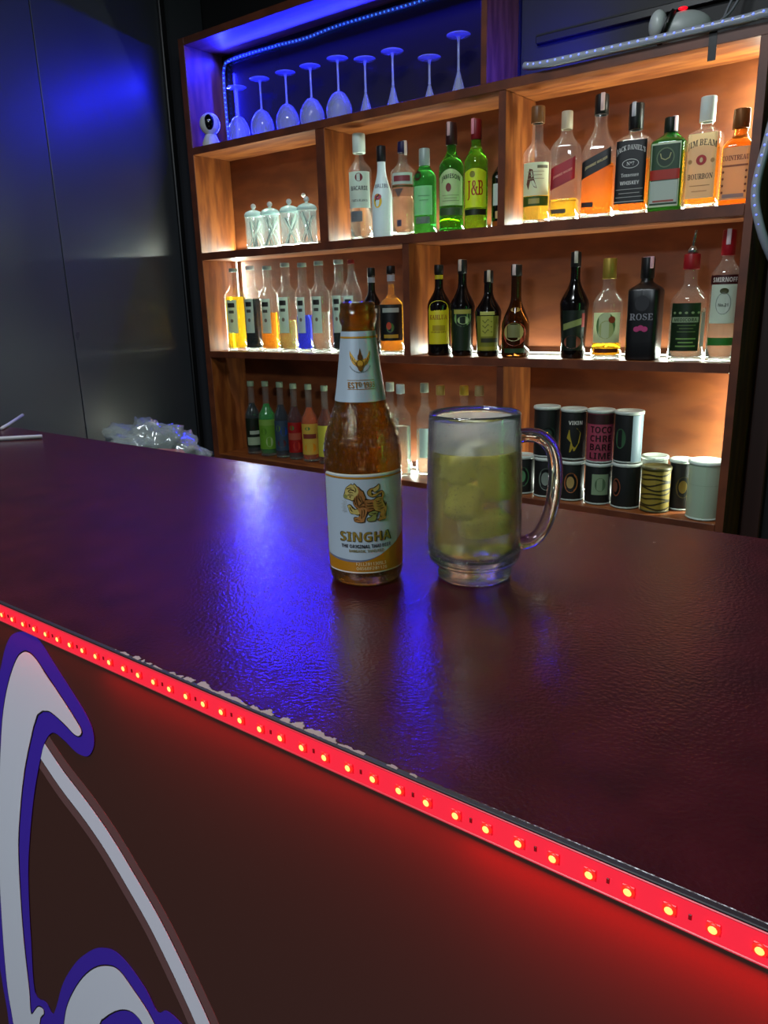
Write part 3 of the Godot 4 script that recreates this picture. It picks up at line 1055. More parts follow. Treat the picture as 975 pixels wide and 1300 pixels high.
	label_area(st, surf, outline.call(0.0), 0.0005, cream)
	obj("label_border", done(st), foil_material(), o)
	st = start()
	label_area(st, surf, outline.call(0.0011), 0.0007, Color(0.70, 0.75, 0.79))
	obj("front_label", done(st), foil_material(), o)
	st = start()
	var swoop := PackedVector2Array()
	for k in 21:
		var t := k / 20.0
		swoop.append(Vector2(lerpf(-hw + 0.0013, hw - 0.0013, t), y0 + 0.0125 + swoop_y(t)))
	var low := outline.call(0.0012) as PackedVector2Array
	var bandp := swoop.duplicate()
	bandp.reverse()
	var goldp := PackedVector2Array()
	for q in low:
		if q.y < y0 + 0.012:
			goldp.append(q)
	var whole: PackedVector2Array = bandp.duplicate()
	whole.append_array(goldp)
	label_area(st, surf, whole, 0.0009, Color(0.70, 0.46, 0.10))
	var grey := PackedVector2Array()
	for k in 16:
		grey.append(swoop[k] + Vector2(0, 0.0019 * sin(PI * minf(1.0, k / 15.0 + 0.12))))
	for k in range(15, -1, -1):
		grey.append(swoop[k])
	label_area(st, surf, grey, 0.0010, Color(0.40, 0.42, 0.50))
	var ribbon := PackedVector2Array([Vector2(-hw + 0.0016, y1 - 0.0036), Vector2(hw - 0.0016, y1 - 0.0036), Vector2(hw - 0.0016, y1 - 0.0021), Vector2(-hw + 0.0016, y1 - 0.0021)])
	label_area(st, surf, ribbon, 0.0010, Color(0.68, 0.47, 0.14))
	lion(st, surf, Vector2(0.0010, 0.0698), 0.0000575)
	lettering(st, surf, "SINGHA", Vector2(0.0005, 0.0429), 0.0112, 0.0010, Color(0.20, 0.16, 0.09), 0.0418)
	lettering(st, surf, "SINGHA", Vector2(0.0003, 0.0431), 0.0101, 0.0013, Color(0.56, 0.46, 0.19), 0.0396)
	lettering(st, surf, "THE ORIGINAL THAI BEER", Vector2(0.0006, 0.0352), 0.0040, 0.0010, Color(0.16, 0.15, 0.17), 0.0400)
	lettering(st, surf, "BANGKOK, THAILAND", Vector2(0.0006, 0.0312), 0.0025, 0.0010, Color(0.50, 0.46, 0.26), 0.0270)
	lettering(st, surf, "F2LL281130SL3", Vector2(0.0040, 0.0209), 0.0034, 0.0014, Color(0.90, 0.84, 0.66), 0.0230, font_plain)
	lettering(st, surf, "0456BF281126", Vector2(0.0044, 0.0172), 0.0034, 0.0014, Color(0.90, 0.84, 0.66), 0.0235, font_plain)
	obj("label_print", done(st), foil_material(), o)
	droplets(o, "condensation", surf, 0.095, 0.142, 520, 0.00025, 0.0011, -1.7, 1.7, 0.00005)
	droplets(o, "condensation", surf, 0.002, 0.012, 240, 0.00025, 0.0006, -1.7, 1.7, 0.00005)

func swoop_y(t: float) -> float:
	return -0.0038 * sin(PI * minf(1.0, t * 1.35)) * (1.0 - 0.4 * t) + (0.0165 * pow(maxf(0.0, (t - 0.45) / 0.55), 1.7))

# fill an outline on the bottle with small triangles so that it follows the curve
func label_area(st: SurfaceTool, surf: Dictionary, poly: PackedVector2Array, off: float, c: Color) -> void:
	var lo := Vector2(1e9, 1e9)
	var hi := Vector2(-1e9, -1e9)
	for p in poly:
		lo = lo.min(p)
		hi = hi.max(p)
	var n := maxi(1, int(ceil((hi.x - lo.x) / 0.0026)))
	for i in n:
		var xa := lerpf(lo.x, hi.x, float(i) / n)
		var xb := lerpf(lo.x, hi.x, float(i + 1) / n)
		var slice := PackedVector2Array([Vector2(xa, lo.y - 1), Vector2(xb, lo.y - 1), Vector2(xb, hi.y + 1), Vector2(xa, hi.y + 1)])
		for piece in Geometry2D.intersect_polygons(poly, slice):
			shape_on(st, surf, piece, off, c)

# the walking lion emblem, in steps of k metres around c
func lion(st: SurfaceTool, surf: Dictionary, c: Vector2, k: float) -> void:
	var ink := Color(0.27, 0.20, 0.10)
	var gold := Color(0.66, 0.53, 0.25)
	var pale := Color(0.74, 0.66, 0.38)
	var copper := Color(0.60, 0.40, 0.22)
	var green := Color(0.52, 0.53, 0.28)
	var tail := []
	for q in band(curved([Vector2(700, 345), Vector2(732, 300), Vector2(716, 254), Vector2(672, 262), Vector2(632, 290), Vector2(585, 302), Vector2(540, 284), Vector2(530, 246), Vector2(560, 213), Vector2(612, 206)], 3, false), 12.0, -12.0):
		tail.append_array([q.x, q.y])
	var shapes := [
		[gold, tail, false],
		[pale, [590, 200, 630, 180, 672, 146, 676, 186, 655, 225, 622, 248, 598, 240], true],
		[green, [530, 522, 600, 505, 650, 530, 622, 580, 626, 612, 600, 642, 530, 646, 505, 630, 510, 600, 545, 590, 580, 575, 560, 555, 530, 560], true],
		[copper, [430, 320, 480, 350, 540, 360, 606, 350, 596, 420, 606, 480, 565, 502, 520, 512, 480, 470, 430, 430], true],
		[gold, [600, 352, 640, 325, 690, 320, 720, 345, 726, 385, 746, 432, 758, 472, 772, 414, 778, 480, 766, 540, 752, 588, 762, 610, 750, 636, 700, 641, 655, 646, 650, 625, 690, 605, 700, 570, 685, 530, 650, 515, 610, 500, 590, 450, 586, 400], true],
		[pale, [380, 468, 350, 482, 322, 470, 306, 430, 285, 415, 254, 430, 270, 470, 280, 510, 300, 536, 340, 530, 370, 551, 412, 540, 402, 500], true],
		[copper, [345, 300, 380, 240, 430, 240, 460, 300, 482, 350, 482, 420, 430, 462, 370, 452, 335, 400, 340, 350], true],
		[Color(0.66, 0.45, 0.26), [385, 458, 480, 448, 512, 490, 492, 560, 472, 610, 466, 645, 420, 656, 350, 646, 335, 620, 340, 588, 385, 588, 408, 600, 420, 560, 405, 510], true],
		[copper, [385, 168, 415, 180, 430, 220, 455, 234, 460, 222, 472, 275, 492, 312, 480, 352, 450, 322, 420, 280, 400, 230], true],
		[pale, [203, 300, 215, 325, 255, 331, 265, 310, 300, 320, 310, 356, 340, 345, 352, 310, 385, 285, 410, 240, 402, 200, 386, 165, 352, 124, 343, 155, 310, 130, 300, 160, 255, 175, 230, 215, 224, 260], true],
		[green, [206, 296, 212, 322, 252, 328, 262, 300, 250, 278, 228, 270], true],
	]
	for pass_ in 2:
		var layer := 0
		for s in shapes:
			var pts := []
			for i in range(0, s[1].size(), 2):
				pts.append(c + Vector2(s[1][i] - 490.0, 395.0 - s[1][i + 1]) * k)
			var poly := curved(pts, 3) if s[2] else PackedVector2Array(pts)
			if pass_ == 0:
				for fat in Geometry2D.offset_polygon(poly, 6.0 * k):
					shape_on(st, surf, fat, 0.0010 + layer * 0.00003, ink)
			else:
				for lean in Geometry2D.offset_polygon(poly, -3.0 * k):
					shape_on(st, surf, lean, 0.0014 + layer * 0.00003, s[0])
			layer += 1
	# drawn lines: mane curls, ribs, eye and rays before the chest
	var strokes := [[270, 235, 300, 205, 345, 210, 365, 240], [285, 250, 310, 238, 335, 250], [262, 285, 300, 270, 340, 285], [250, 200, 285, 185, 320, 185], [345, 160, 368, 190, 372, 230], [300, 320, 292, 295, 318, 290], [360, 320, 350, 360, 365, 410], [385, 290, 375, 350, 390, 420], [410, 270, 405, 330, 440, 380], [430, 290, 445, 350, 470, 400], [380, 430, 430, 410, 475, 360], [400, 445, 450, 430, 490, 440], [440, 480, 436, 540, 430, 600], [465, 470, 470, 520, 456, 580], [345, 620, 380, 612, 410, 630], [500, 385, 545, 395, 580, 385], [495, 420, 545, 430, 585, 420], [520, 470, 555, 460, 590, 470], [620, 365, 650, 380, 690, 370], [625, 400, 660, 412, 700, 400], [630, 440, 665, 450, 715, 436], [640, 480, 690, 485, 730, 470], [735, 500, 745, 540, 730, 590], [665, 340, 690, 350, 700, 335], [675, 545, 668, 580, 690, 596], [290, 440, 296, 480, 320, 506], [560, 530, 600, 540, 625, 530]]
	for s in strokes:
		var pts := []
		for i in range(0, s.size(), 2):
			pts.append(c + Vector2(s[i] - 490.0, 395.0 - s[i + 1]) * k)
		shape_on(st, surf, band(curved(pts, 3, false), 3.4 * k, -3.4 * k), 0.0020, ink)
	for e in 14:
		var left := e < 9
		var a := lerpf(2.65, 3.55, e / 8.0) if left else lerpf(-0.05, 0.42, (e - 9) / 4.0)
		var d := Vector2(cos(a), sin(a))
		var o: Vector2 = c + (Vector2(-110, -50) if left else Vector2(120, 0)) * k
		shape_on(st, surf, band(PackedVector2Array([o + d * 150.0 * k, o + d * (205.0 + 20.0 * (e % 2)) * k]), 1.8 * k, -1.8 * k), 0.0010, Color(0.55, 0.53, 0.46))

func droplets(o: Node3D, called: String, surf: Dictionary, h0: float, h1: float, count: int, r0: float, r1: float, a0: float, a1: float, off: float) -> void:
	var drop := SphereMesh.new()
	drop.radius = 1.0
	drop.height = 2.0
	drop.radial_segments = 8
	drop.rings = 4
	var mm := MultiMesh.new()
	mm.transform_format = MultiMesh.TRANSFORM_3D
	mm.mesh = drop
	mm.instance_count = count
	for i in count:
		var h := rng.randf_range(h0, h1)
		var a := rng.randf_range(a0, a1)
		var s := lerpf(r0, r1, pow(rng.randf(), 2.5))
		var p := on_surface(surf, h, a, off)
		var q := on_surface(surf, h + 0.001, a, off)
		var t := (q - p).normalized()
		var n := Vector3(cos(a), 0, -sin(a)).cross(t).normalized() * -1.0
		if n.dot(Vector3(sin(a), 0, cos(a))) < 0:
			n = -n
		var b := Basis(t.cross(n).normalized() * s, t * s * rng.randf_range(1.0, 1.35), n * s * 0.55)
		mm.set_instance_transform(i, Transform3D(b, p))
	var mi := MultiMeshInstance3D.new()
	mi.name = called
	mi.multimesh = mm
	mi.material_override = solid_glass(Color(0.97, 0.98, 1.0, 0.04), 0.0, 0.033)
	mi.set_meta("kind", "stuff")
	o.add_child(mi, true)

# ------------------------------------------------------------------ the mug of iced beer
func build_mug() -> void:
	var at := Vector3(-0.2984, BAR + 0.0003, -0.5048)
	var right := Vector3(cos(deg_to_rad(37.64)), 0, -sin(deg_to_rad(37.64)))
	var o := thing("beer_mug", "frosted glass beer mug with thick handle on the bar", "mug", at, deg_to_rad(37.64))
	var outer := [Vector2(0, 0.003), Vector2(0.022, 0.002), Vector2(0.0265, 0.0), Vector2(0.0290, 0.0008), Vector2(0.0300, 0.003), Vector2(0.0303, 0.0102), Vector2(0.0308, 0.0120), Vector2(0.0335, 0.0132), Vector2(0.0358, 0.0156), Vector2(0.0371, 0.0192), Vector2(0.0377, 0.0245), Vector2(0.0378, 0.040), Vector2(0.0374, 0.070), Vector2(0.0366, 0.100), Vector2(0.0359, 0.120), Vector2(0.0356, 0.1285), Vector2(0.0354, 0.1320), Vector2(0.0345, 0.1335), Vector2(0.0334, 0.1325), Vector2(0.0328, 0.1290)]
	var inside := [Vector2(0.0326, 0.120), Vector2(0.0332, 0.100), Vector2(0.0340, 0.070), Vector2(0.0343, 0.040), Vector2(0.0340, 0.030), Vector2(0.0322, 0.0230), Vector2(0.028, 0.0195), Vector2(0.016, 0.0180), Vector2(0, 0.0178)]
	var glass := wet_glass(Color(0.98, 0.99, 0.98, 0.02), 0.03, 0.0035)
	obj("glass_body", lathe(outer + inside, 72), glass, o)
	var surf := {"prof": outer.slice(2, 17), "ns": [], "flat": 1.0}
	# handle
	var hp := smooth_path([Vector3(0.0345, 0.1135, 0), Vector3(0.0420, 0.1142, 0), Vector3(0.0520, 0.1120, 0), Vector3(0.0605, 0.1030, 0), Vector3(0.0640, 0.0880, 0), Vector3(0.0638, 0.0700, 0), Vector3(0.0605, 0.0510, 0), Vector3(0.0545, 0.0360, 0), Vector3(0.0470, 0.0285, 0), Vector3(0.0400, 0.0265, 0), Vector3(0.0350, 0.0265, 0)], 6)
	obj("handle", tube(hp, 0.0056, 16, 1.25), solid_glass(Color(0.99, 0.99, 0.99, 0.01), 0.0), o)
	# beer
	var beer := [Vector2(0, 0.0186), Vector2(0.016, 0.0188), Vector2(0.0276, 0.0203), Vector2(0.0314, 0.0234), Vector2(0.0332, 0.0300), Vector2(0.0336, 0.040), Vector2(0.0333, 0.070), Vector2(0.0325, 0.098), Vector2(0.0324, 0.1046), Vector2(0.031, 0.1040), Vector2(0, 0.1036)]
	var liquid := solid_glass(Color(1.0, 0.95, 0.48, 0.15), 0.02, 0.033)
	obj("beer", lathe(beer, 64), liquid, o)
	# frost above the beer and on the outside
	var fst := start()
	add_lathe(fst, [Vector2(0.0324, 0.1052), Vector2(0.0324, 0.112), Vector2(0.0322, 0.1285)], 64)
	var frost := StandardMaterial3D.new()
	frost.albedo_color = Color(0.80, 0.82, 0.84, 0.42)
	frost.transparency = BaseMaterial3D.TRANSPARENCY_ALPHA
	frost.roughness = 0.6
	obj("inside_frost", done(fst), frost, o)
	var ice_mat := solid_glass(Color(1.0, 0.98, 0.82, 0.55), 0.05, 0.03)
	var spots := [[Vector3(-0.010, 0.093, 0.010), Vector3(0.013, 0.011, 0.010), 0.4, 0.25], [Vector3(0.012, 0.084, 0.012), Vector3(0.010, 0.017, 0.010), -0.5, 0.2], [Vector3(0.002, 0.099, -0.012), Vector3(0.013, 0.008, 0.011), 0.9, -0.2], [Vector3(-0.007, 0.066, 0.010), Vector3(0.012, 0.014, 0.011), -0.3, -0.35], [Vector3(0.006, 0.048, 0.010), Vector3(0.016, 0.009, 0.012), 0.2, 0.12]]
	for s in spots:
		var st := start()
		var nz := FastNoiseLite.new()
		nz.seed = int(s[0].x * 9000)
		nz.frequency = 60.0
		var seg := 20
		var rg := 12
		for i in rg:
			for j in seg:
				var v := []
				for q in [[i, j], [i, j + 1], [i + 1, j + 1], [i + 1, j]]:
					var la: float = -PI / 2 + PI * q[0] / rg
					var lo: float = TAU * (q[1] % seg) / seg
					var d := Vector3(cos(la) * sin(lo), sin(la), cos(la) * cos(lo))
					var f := 1.0 / pow(pow(absf(d.x), 9) + pow(absf(d.y), 9) + pow(absf(d.z), 9), 1.0 / 9.0)
					f *= 1.0 + 0.30 * nz.get_noise_3dv(d * 0.035) + 0.10 * absf(nz.get_noise_3dv(d * 0.12))
					v.append(d * f * s[1] * 0.95)
				quad(st, v[0], v[1], v[2], v[3])
		var cube := obj("ice_cube", done(st), ice_mat, o, s[0])
		cube.rotation = Vector3(s[3], s[2], s[3] * 0.7)
	droplets(o, "condensation", surf, 0.016, 0.128, 1500, 0.00022, 0.0006, -1.9, 1.9, 0.00004)

# ------------------------------------------------------------------ bottles of the shelf
func clear_glass() -> StandardMaterial3D:
	return thin_glass(Color(0.88, 0.96, 0.94, 0.035))

func build_upper_left() -> void:
	var g := "glass canisters in the upper left compartment"
	var xs := [-2.149, -2.065, -1.970, -1.887]
	var names := ["glass canister of straws with ball knob lid, nearest the shelf's left side", "second glass canister of straws from the shelf's left side", "third glass canister of straws from the shelf's left side", "glass canister of straws next to the black bottle"]
	for i in 4:
		var o := thing("glass_canister", names[i], "canister", Vector3(xs[i], B2 + 0.0005, -2.06), 0.3 * i, g)
		obj("jar", lathe([Vector2(0, 0.004), Vector2(0.028, 0.0), Vector2(0.0325, 0.002), Vector2(0.033, 0.006), Vector2(0.033, 0.108), Vector2(0.031, 0.112), Vector2(0.0295, 0.112), Vector2(0.0305, 0.106), Vector2(0.0305, 0.008), Vector2(0, 0.007)], 28), thin_glass(Color(0.85, 0.95, 0.95, 0.18)), o)
		var lid := obj("lid", lathe([Vector2(0.0, 0.1125), Vector2(0.034, 0.1125), Vector2(0.0350, 0.115), Vector2(0.0345, 0.121), Vector2(0.030, 0.128), Vector2(0.018, 0.134), Vector2(0.006, 0.137), Vector2(0.005, 0.139), Vector2(0, 0.139)], 28), thin_glass(Color(0.80, 0.95, 0.95, 0.55)), o)
		obj("knob", ball(Vector3(0, 0.1485, 0), Vector3(0.0098, 0.0098, 0.0098), 16, 10), plain(Color(0.82, 0.86, 0.85), 0.15), lid)
		for k in 9:
			var a := rng.randf_range(0, TAU)
			var b := a + rng.randf_range(2.2, 3.9)
			var p := Vector3(cos(a) * 0.025, 0.010, sin(a) * 0.025)
			var q := Vector3(cos(b) * 0.024, rng.randf_range(0.09, 0.108), sin(b) * 0.024)
			obj("straw", tube([p, p.lerp(q, 0.5), q], 0.0021, 6), plain(Color(0.85, 0.86, 0.80) if k % 4 else Color(0.25, 0.3, 0.26), 0.5), o)
	bottle("black long-necked bottle half hidden by the divider beside the glass canisters", "", -1.826, B2, {"H": 0.303, "r": 0.036, "z": -2.112, "hs": 0.58, "hn": 0.72, "rn": 0.014, "glass": plain(Color(0.03, 0.03, 0.035), 0.15), "cap": [Color(0.03, 0.03, 0.03), 0.93, 1.0, 1.06]})
	tag(obj("wall_peg", ball(Vector3.ZERO, Vector3(0.008, 0.008, 0.008), 12, 8), plain(Color(0.75, 0.75, 0.72), 0.3), null, Vector3(-2.005, 1.648, -2.1745)), "small round white peg on the back panel above the glass canisters", "peg")

func build_upper_middle() -> void:
	var g := "spirit bottles in the upper middle compartment"
	var clear := clear_glass()
	bottle("clear white rum bottle with tall white cap and round red emblem on its label", g, -1.649, B2, {"H": 0.319, "r": 0.0376, "hs": 0.66, "hn": 0.78, "rn": 0.0135, "glass": clear, "liquid": [solid_glass(Color(0.92, 0.98, 0.95, 0.05), 0.0, 0.033), 0.30], "cap": [Color(0.80, 0.86, 0.82), 0.82, 1.0, 1.55], "small": [0.17, 0.27, -0.034, 0.008, Color(0.40, 0.43, 0.45)], "art": func(st, s, H, r):
		patch(st, s, H * 0.30, H * 0.64, -r * 1.05, r * 1.05, 0.0005, Color(0.78, 0.86, 0.80))
		shape_on(st, s, oval(Vector2(0, H * 0.585), 0.0125, 0.0125), 0.0009, Color(0.45, 0.10, 0.14))
		lettering(st, s, "BACARDI", Vector2(0, H * 0.485), 0.018, 0.0009, Color(0.16, 0.17, 0.2), 0.056)
		lettering(st, s, "CARTA BLANCA", Vector2(0, H * 0.37), 0.009, 0.0009, Color(0.12, 0.12, 0.12), 0.054, font_serif)})
	bottle("frosted white coconut rum bottle with black cap and a yellow sunset picture", g, -1.561, B2, {"H": 0.272, "r": 0.0333, "hs": 0.44, "hn": 0.78, "rn": 0.0130, "pw": 0.8, "glass": plain(Color(0.84, 0.92, 0.92), 0.3), "cap": [Color(0.04, 0.04, 0.07), 0.83, 1.0, 1.15], "art": func(st, s, H, r):
		lettering(st, s, "MALIBU", Vector2(0.0, H * 0.565), 0.017, 0.0008, Color(0.42, 0.46, 0.5), 0.048)
		shape_on(st, s, oval(Vector2(-0.012, H * 0.40), 0.014, 0.020), 0.0008, Color(0.88, 0.74, 0.16))
		shape_on(st, s, oval(Vector2(-0.011, H * 0.445), 0.012, 0.009), 0.0011, Color(0.72, 0.32, 0.36))
		shape_on(st, s, band(PackedVector2Array([Vector2(-0.020, H * 0.40), Vector2(-0.015, H * 0.44), Vector2(-0.006, H * 0.47)]), 0.0018, -0.0018), 0.0013, Color(0.25, 0.18, 0.14))})
	bottle("clear round-shouldered gin bottle with navy cap and red printed name", g, -1.478, B2, {"H": 0.273, "r": 0.0373, "hs": 0.68, "hn": 0.80, "rn": 0.0140, "glass": clear, "liquid": [solid_glass(Color(0.95, 0.88, 0.78, 0.08), 0.0, 0.033), 0.42], "cap": [Color(0.10, 0.08, 0.26), 0.885, 1.0, 1.12], "seal": Color(0.80, 0.74, 0.70), "small": [0.10, 0.17, -0.019, -0.004, Color(0.22, 0.22, 0.32)], "art": func(st, s, H, r):
		patch(st, s, H * 0.545, H * 0.665, -r * 0.95, r * 0.95, 0.0005, Color(0.70, 0.78, 0.74))
		patch(st, s, H * 0.575, H * 0.635, -r * 0.75, r * 0.7, 0.0009, Color(0.55, 0.25, 0.28))
		patch(st, s, H * 0.515, H * 0.535, -r * 0.98, r * 0.98, 0.0007, Color(0.30, 0.27, 0.14))
		shape_on(st, s, PackedVector2Array([Vector2(-0.026, H * 0.50), Vector2(0.004, H * 0.50), Vector2(-0.012, H * 0.40)]), 0.0008, Color(0.34, 0.26, 0.24))})
	bottle("stout bright green gin bottle with grey cap and dark red wax seal", g, -1.397, B2, {"H": 0.243, "r": 0.0355, "hs": 0.66, "hn": 0.82, "rn": 0.0150, "glass": solid_glass(Color(0.30, 0.90, 0.42, 0.12), 0.0), "cap": [Color(0.62, 0.68, 0.66), 0.80, 1.0, 1.12, 0.3], "small": [0.12, 0.20, -0.028, 0.018, Color(0.40, 0.44, 0.42)], "art": func(st, s, H, r):
		patch(st, s, H * 0.22, H * 0.56, -r * 1.0, r * 0.75, 0.0005, Color(0.55, 0.80, 0.58))
		lines(st, s, H * 0.44, 2, H * 0.05, r * 0.5, Color(0.35, 0.58, 0.38))
		shape_on(st, s, oval(Vector2(-0.020, H * 0.68), 0.013, 0.014), 0.0018, Color(0.28, 0.06, 0.07))})
	bottle("green whiskey bottle with dark cap and cream name label under a red crest", g, -1.301, B2, {"H": 0.299, "r": 0.0370, "hs": 0.60, "hn": 0.76, "rn": 0.0140, "glass": solid_glass(Color(0.30, 0.72, 0.26, 0.10), 0.0), "liquid": [solid_glass(Color(0.95, 0.85, 0.15, 0.1), 0.0, 0.033), 0.12], "cap": [Color(0.17, 0.05, 0.05), 0.80, 1.0, 1.22], "seal": Color(0.76, 0.62, 0.62), "art": func(st, s, H, r):
		patch(st, s, H * 0.24, H * 0.50, -r * 1.1, r * 1.1, 0.0005, Color(0.72, 0.80, 0.58), func(u): return 0.022 * sin(PI * u))
		lettering(st, s, "JAMESON", Vector2(0, H * 0.475), 0.017, 0.0009, Color(0.14, 0.20, 0.12), 0.058, null, 0.008)
		shape_on(st, s, oval(Vector2(-0.006, H * 0.405), 0.008, 0.012), 0.0009, Color(0.45, 0.14, 0.12))
		lines(st, s, H * 0.33, 3, H * 0.025, r * 0.7, Color(0.5, 0.58, 0.4))
		patch(st, s, H * 0.15, H * 0.22, -r * 1.05, r * 1.05, 0.0006, Color(0.24, 0.33, 0.20))})
	bottle("green whisky bottle with yellow label bearing two big red letters", g, -1.217, B2, {"H": 0.296, "r": 0.0338, "hs": 0.62, "hn": 0.77, "rn": 0.0145, "glass": solid_glass(Color(0.55, 0.92, 0.25, 0.10), 0.0), "cap": [Color(0.45, 0.07, 0.08), 0.82, 1.0, 1.08], "seal": Color(0.85, 0.55, 0.60), "collar": [Color(0.42, 0.52, 0.10), 0.74, 0.755], "art": func(st, s, H, r):
		patch(st, s, H * 0.20, H * 0.52, -r * 1.1, r * 1.1, 0.0005, Color(0.82, 0.86, 0.16), func(u): return 0.010 * sin(PI * u))
		lettering(st, s, "J&B", Vector2(0, H * 0.355), 0.052, 0.0009, Color(0.62, 0.16, 0.07), 0.046, font_serif)
		shape_on(st, s, oval(Vector2(-0.008, H * 0.50), 0.008, 0.009), 0.0009, Color(0.5, 0.5, 0.14))
		patch(st, s, H * 0.13, H * 0.185, -r * 1.1, r * 1.1, 0.0006, Color(0.13, 0.16, 0.08))})
	bottle("very dark bottle with white label half hidden by the middle divider", g, -1.152, B2, {"H": 0.225, "r": 0.0325, "z": -2.102, "hs": 0.62, "hn": 0.80, "rn": 0.013, "glass": plain(Color(0.05, 0.03, 0.03), 0.15), "cap": [Color(0.20, 0.05, 0.05), 0.86, 1.0, 1.1], "art": func(st, s, H, r):
		shape_on(st, s, oval(Vector2(-0.004, H * 0.62), 0.016, 0.005), 0.0009, Color(0.60, 0.60, 0.60))
		patch(st, s, H * 0.28, H * 0.54, -r * 0.9, r * 0.9, 0.0005, Color(0.72, 0.76, 0.72))
		patch(st, s, H * 0.12, H * 0.21, -r * 0.6, r * 0.2, 0.0005, Color(0.75, 0.62, 0.42))
		patch(st, s, H * 0.03, H * 0.09, -r * 1.0, r * 1.0, 0.0005, Color(0.55, 0.28, 0.08))})

func build_upper_right() -> void:
	var g := "whiskey and liqueur bottles in the upper right compartment"
	var clear := clear_glass()
	var amber := solid_glass(Color(1.0, 0.62, 0.16, 0.06), 0.0, 0.033)
	var yellow := solid_glass(Color(1.0, 0.86, 0.25, 0.10), 0.0, 0.033)
	bottle("clear bottle with brown cap, pale picture label and a thin band of yellow liquid", g, -1.024, B2, {"H": 0.299, "r": 0.0380, "hs": 0.60, "hn": 0.72, "rn": 0.0150, "glass": clear, "liquid": [solid_glass(Color(0.97, 0.85, 0.35, 0.10), 0.0, 0.033), 0.36], "cap": [Color(0.42, 0.27, 0.14), 0.86, 1.0, 1.25], "art": func(st, s, H, r):
		patch(st, s, H * 0.24, H * 0.52, -r * 1.05, r * 1.05, 0.0005, Color(0.82, 0.86, 0.72))
		shape_on(st, s, PackedVector2Array([Vector2(-0.026, H * 0.34), Vector2(-0.018, H * 0.47), Vector2(-0.008, H * 0.46), Vector2(-0.004, H * 0.38), Vector2(0.004, H * 0.30), Vector2(-0.004, H * 0.31), Vector2(-0.014, H * 0.37), Vector2(-0.020, H * 0.29)]), 0.0009, Color(0.40, 0.24, 0.17))
		patch(st, s, H * 0.47, H * 0.495, 0.004, r * 0.9, 0.0009, Color(0.42, 0.40, 0.32))
		lines(st, s, H * 0.44, 3, H * 0.03, r * 0.6, Color(0.6, 0.6, 0.48))
		patch(st, s, H * 0.15, H * 0.235, -r * 1.05, r * 1.05, 0.0006, Color(0.24, 0.33, 0.12))
		patch(st, s, H * 0.17, H * 0.215, -r * 0.5, r * 0.3, 0.0009, Color(0.66, 0.60, 0.34))})
	bottle("clear squarish whisky bottle with slanted red label and low yellow liquid", g, -0.939, B2, {"H": 0.274, "r": 0.0360, "n": 6.0, "face": 0.5, "hs": 0.66, "hn": 0.82, "rn": 0.0150, "glass": clear, "liquid": [yellow, 0.205], "cap": [Color(0.72, 0.66, 0.56), 0.84, 1.0, 1.0], "small": [0.07, 0.11, -0.029, 0.011, Color(0.35, 0.30, 0.20)], "art": func(st, s, H, r):
		patch(st, s, H * 0.33, H * 0.53, -r * 0.97, r * 0.97, 0.0006, Color(0.50, 0.10, 0.13), func(u): return (u - 0.5) * 0.028, func(u): return (u - 0.5) * 0.028)
		lettering(st, s, "JOHNNIE WALKER", Vector2(0, H * 0.43), 0.008, 0.0010, Color(0.85, 0.6, 0.5), 0.05, null, 0.0, 0.40)})
	bottle("tall clear square whisky bottle with slanted black label, half full of amber", g, -0.845, B2, {"H": 0.298, "r": 0.0410, "n": 6.0, "face": 0.5, "hs": 0.52, "hn": 0.78, "rn": 0.0155, "glass": clear, "liquid": [amber, 0.44], "cap": [Color(0.06, 0.05, 0.05), 0.84, 1.0, 1.15], "seal": Color(0.80, 0.68, 0.66), "small": [0.09, 0.13, -0.036, -0.004, Color(0.20, 0.10, 0.05)], "art": func(st, s, H, r):
		patch(st, s, H * 0.37, H * 0.51, -r * 0.97, r * 0.97, 0.0006, Color(0.10, 0.09, 0.09), func(u): return (u - 0.5) * 0.034, func(u): return (u - 0.5) * 0.034)
		lettering(st, s, "JOHNNIE WALKER", Vector2(0, H * 0.44), 0.009, 0.0010, Color(0.8, 0.72, 0.5), 0.056, null, 0.0, 0.42)})
	bottle("square whiskey bottle with black shoulders, big black label and white lettering", g, -0.753, B2, {"H": 0.263, "r": 0.0415, "n": 7.0, "face": 0.45, "hs": 0.66, "hn": 0.76, "rn": 0.0150, "glass": clear, "liquid": [solid_glass(Color(1.0, 0.62, 0.16, 0.10), 0.0, 0.033), 0.50], "cap": [Color(0.04, 0.04, 0.045), 0.77, 1.0, 1.22], "seal": Color(0.72, 0.72, 0.74), "art": func(st, s, H, r):
		patch(st, s, H * 0.10, H * 0.66, -r * 0.96, r * 0.96, 0.0005, Color(0.05, 0.05, 0.05))
		patch(st, s, H * 0.115, H * 0.122, -r * 0.9, r * 0.9, 0.0009, Color(0.7, 0.7, 0.68))
		var white := Color(0.82, 0.82, 0.80)
		lettering(st, s, "JACK DANIEL'S", Vector2(0, H * 0.555), 0.015, 0.0010, white, 0.070, font_serif, 0.010)
		shape_on(st, s, oval(Vector2(0, H * 0.455), 0.020, 0.011), 0.0009, white)
		shape_on(st, s, oval(Vector2(0, H * 0.455), 0.0185, 0.0095), 0.0012, Color(0.07, 0.07, 0.07))
		lettering(st, s, "Nº7", Vector2(0, H * 0.455), 0.011, 0.0015, white, 0.018, font_serif)
		lettering(st, s, "Tennessee", Vector2(0, H * 0.355), 0.011, 0.0010, white, 0.042, font_serif)
		lettering(st, s, "WHISKEY", Vector2(0, H * 0.285), 0.012, 0.0010, white, 0.046)
		lines(st, s, H * 0.225, 3, H * 0.035, r * 0.8, Color(0.6, 0.6, 0.58))})
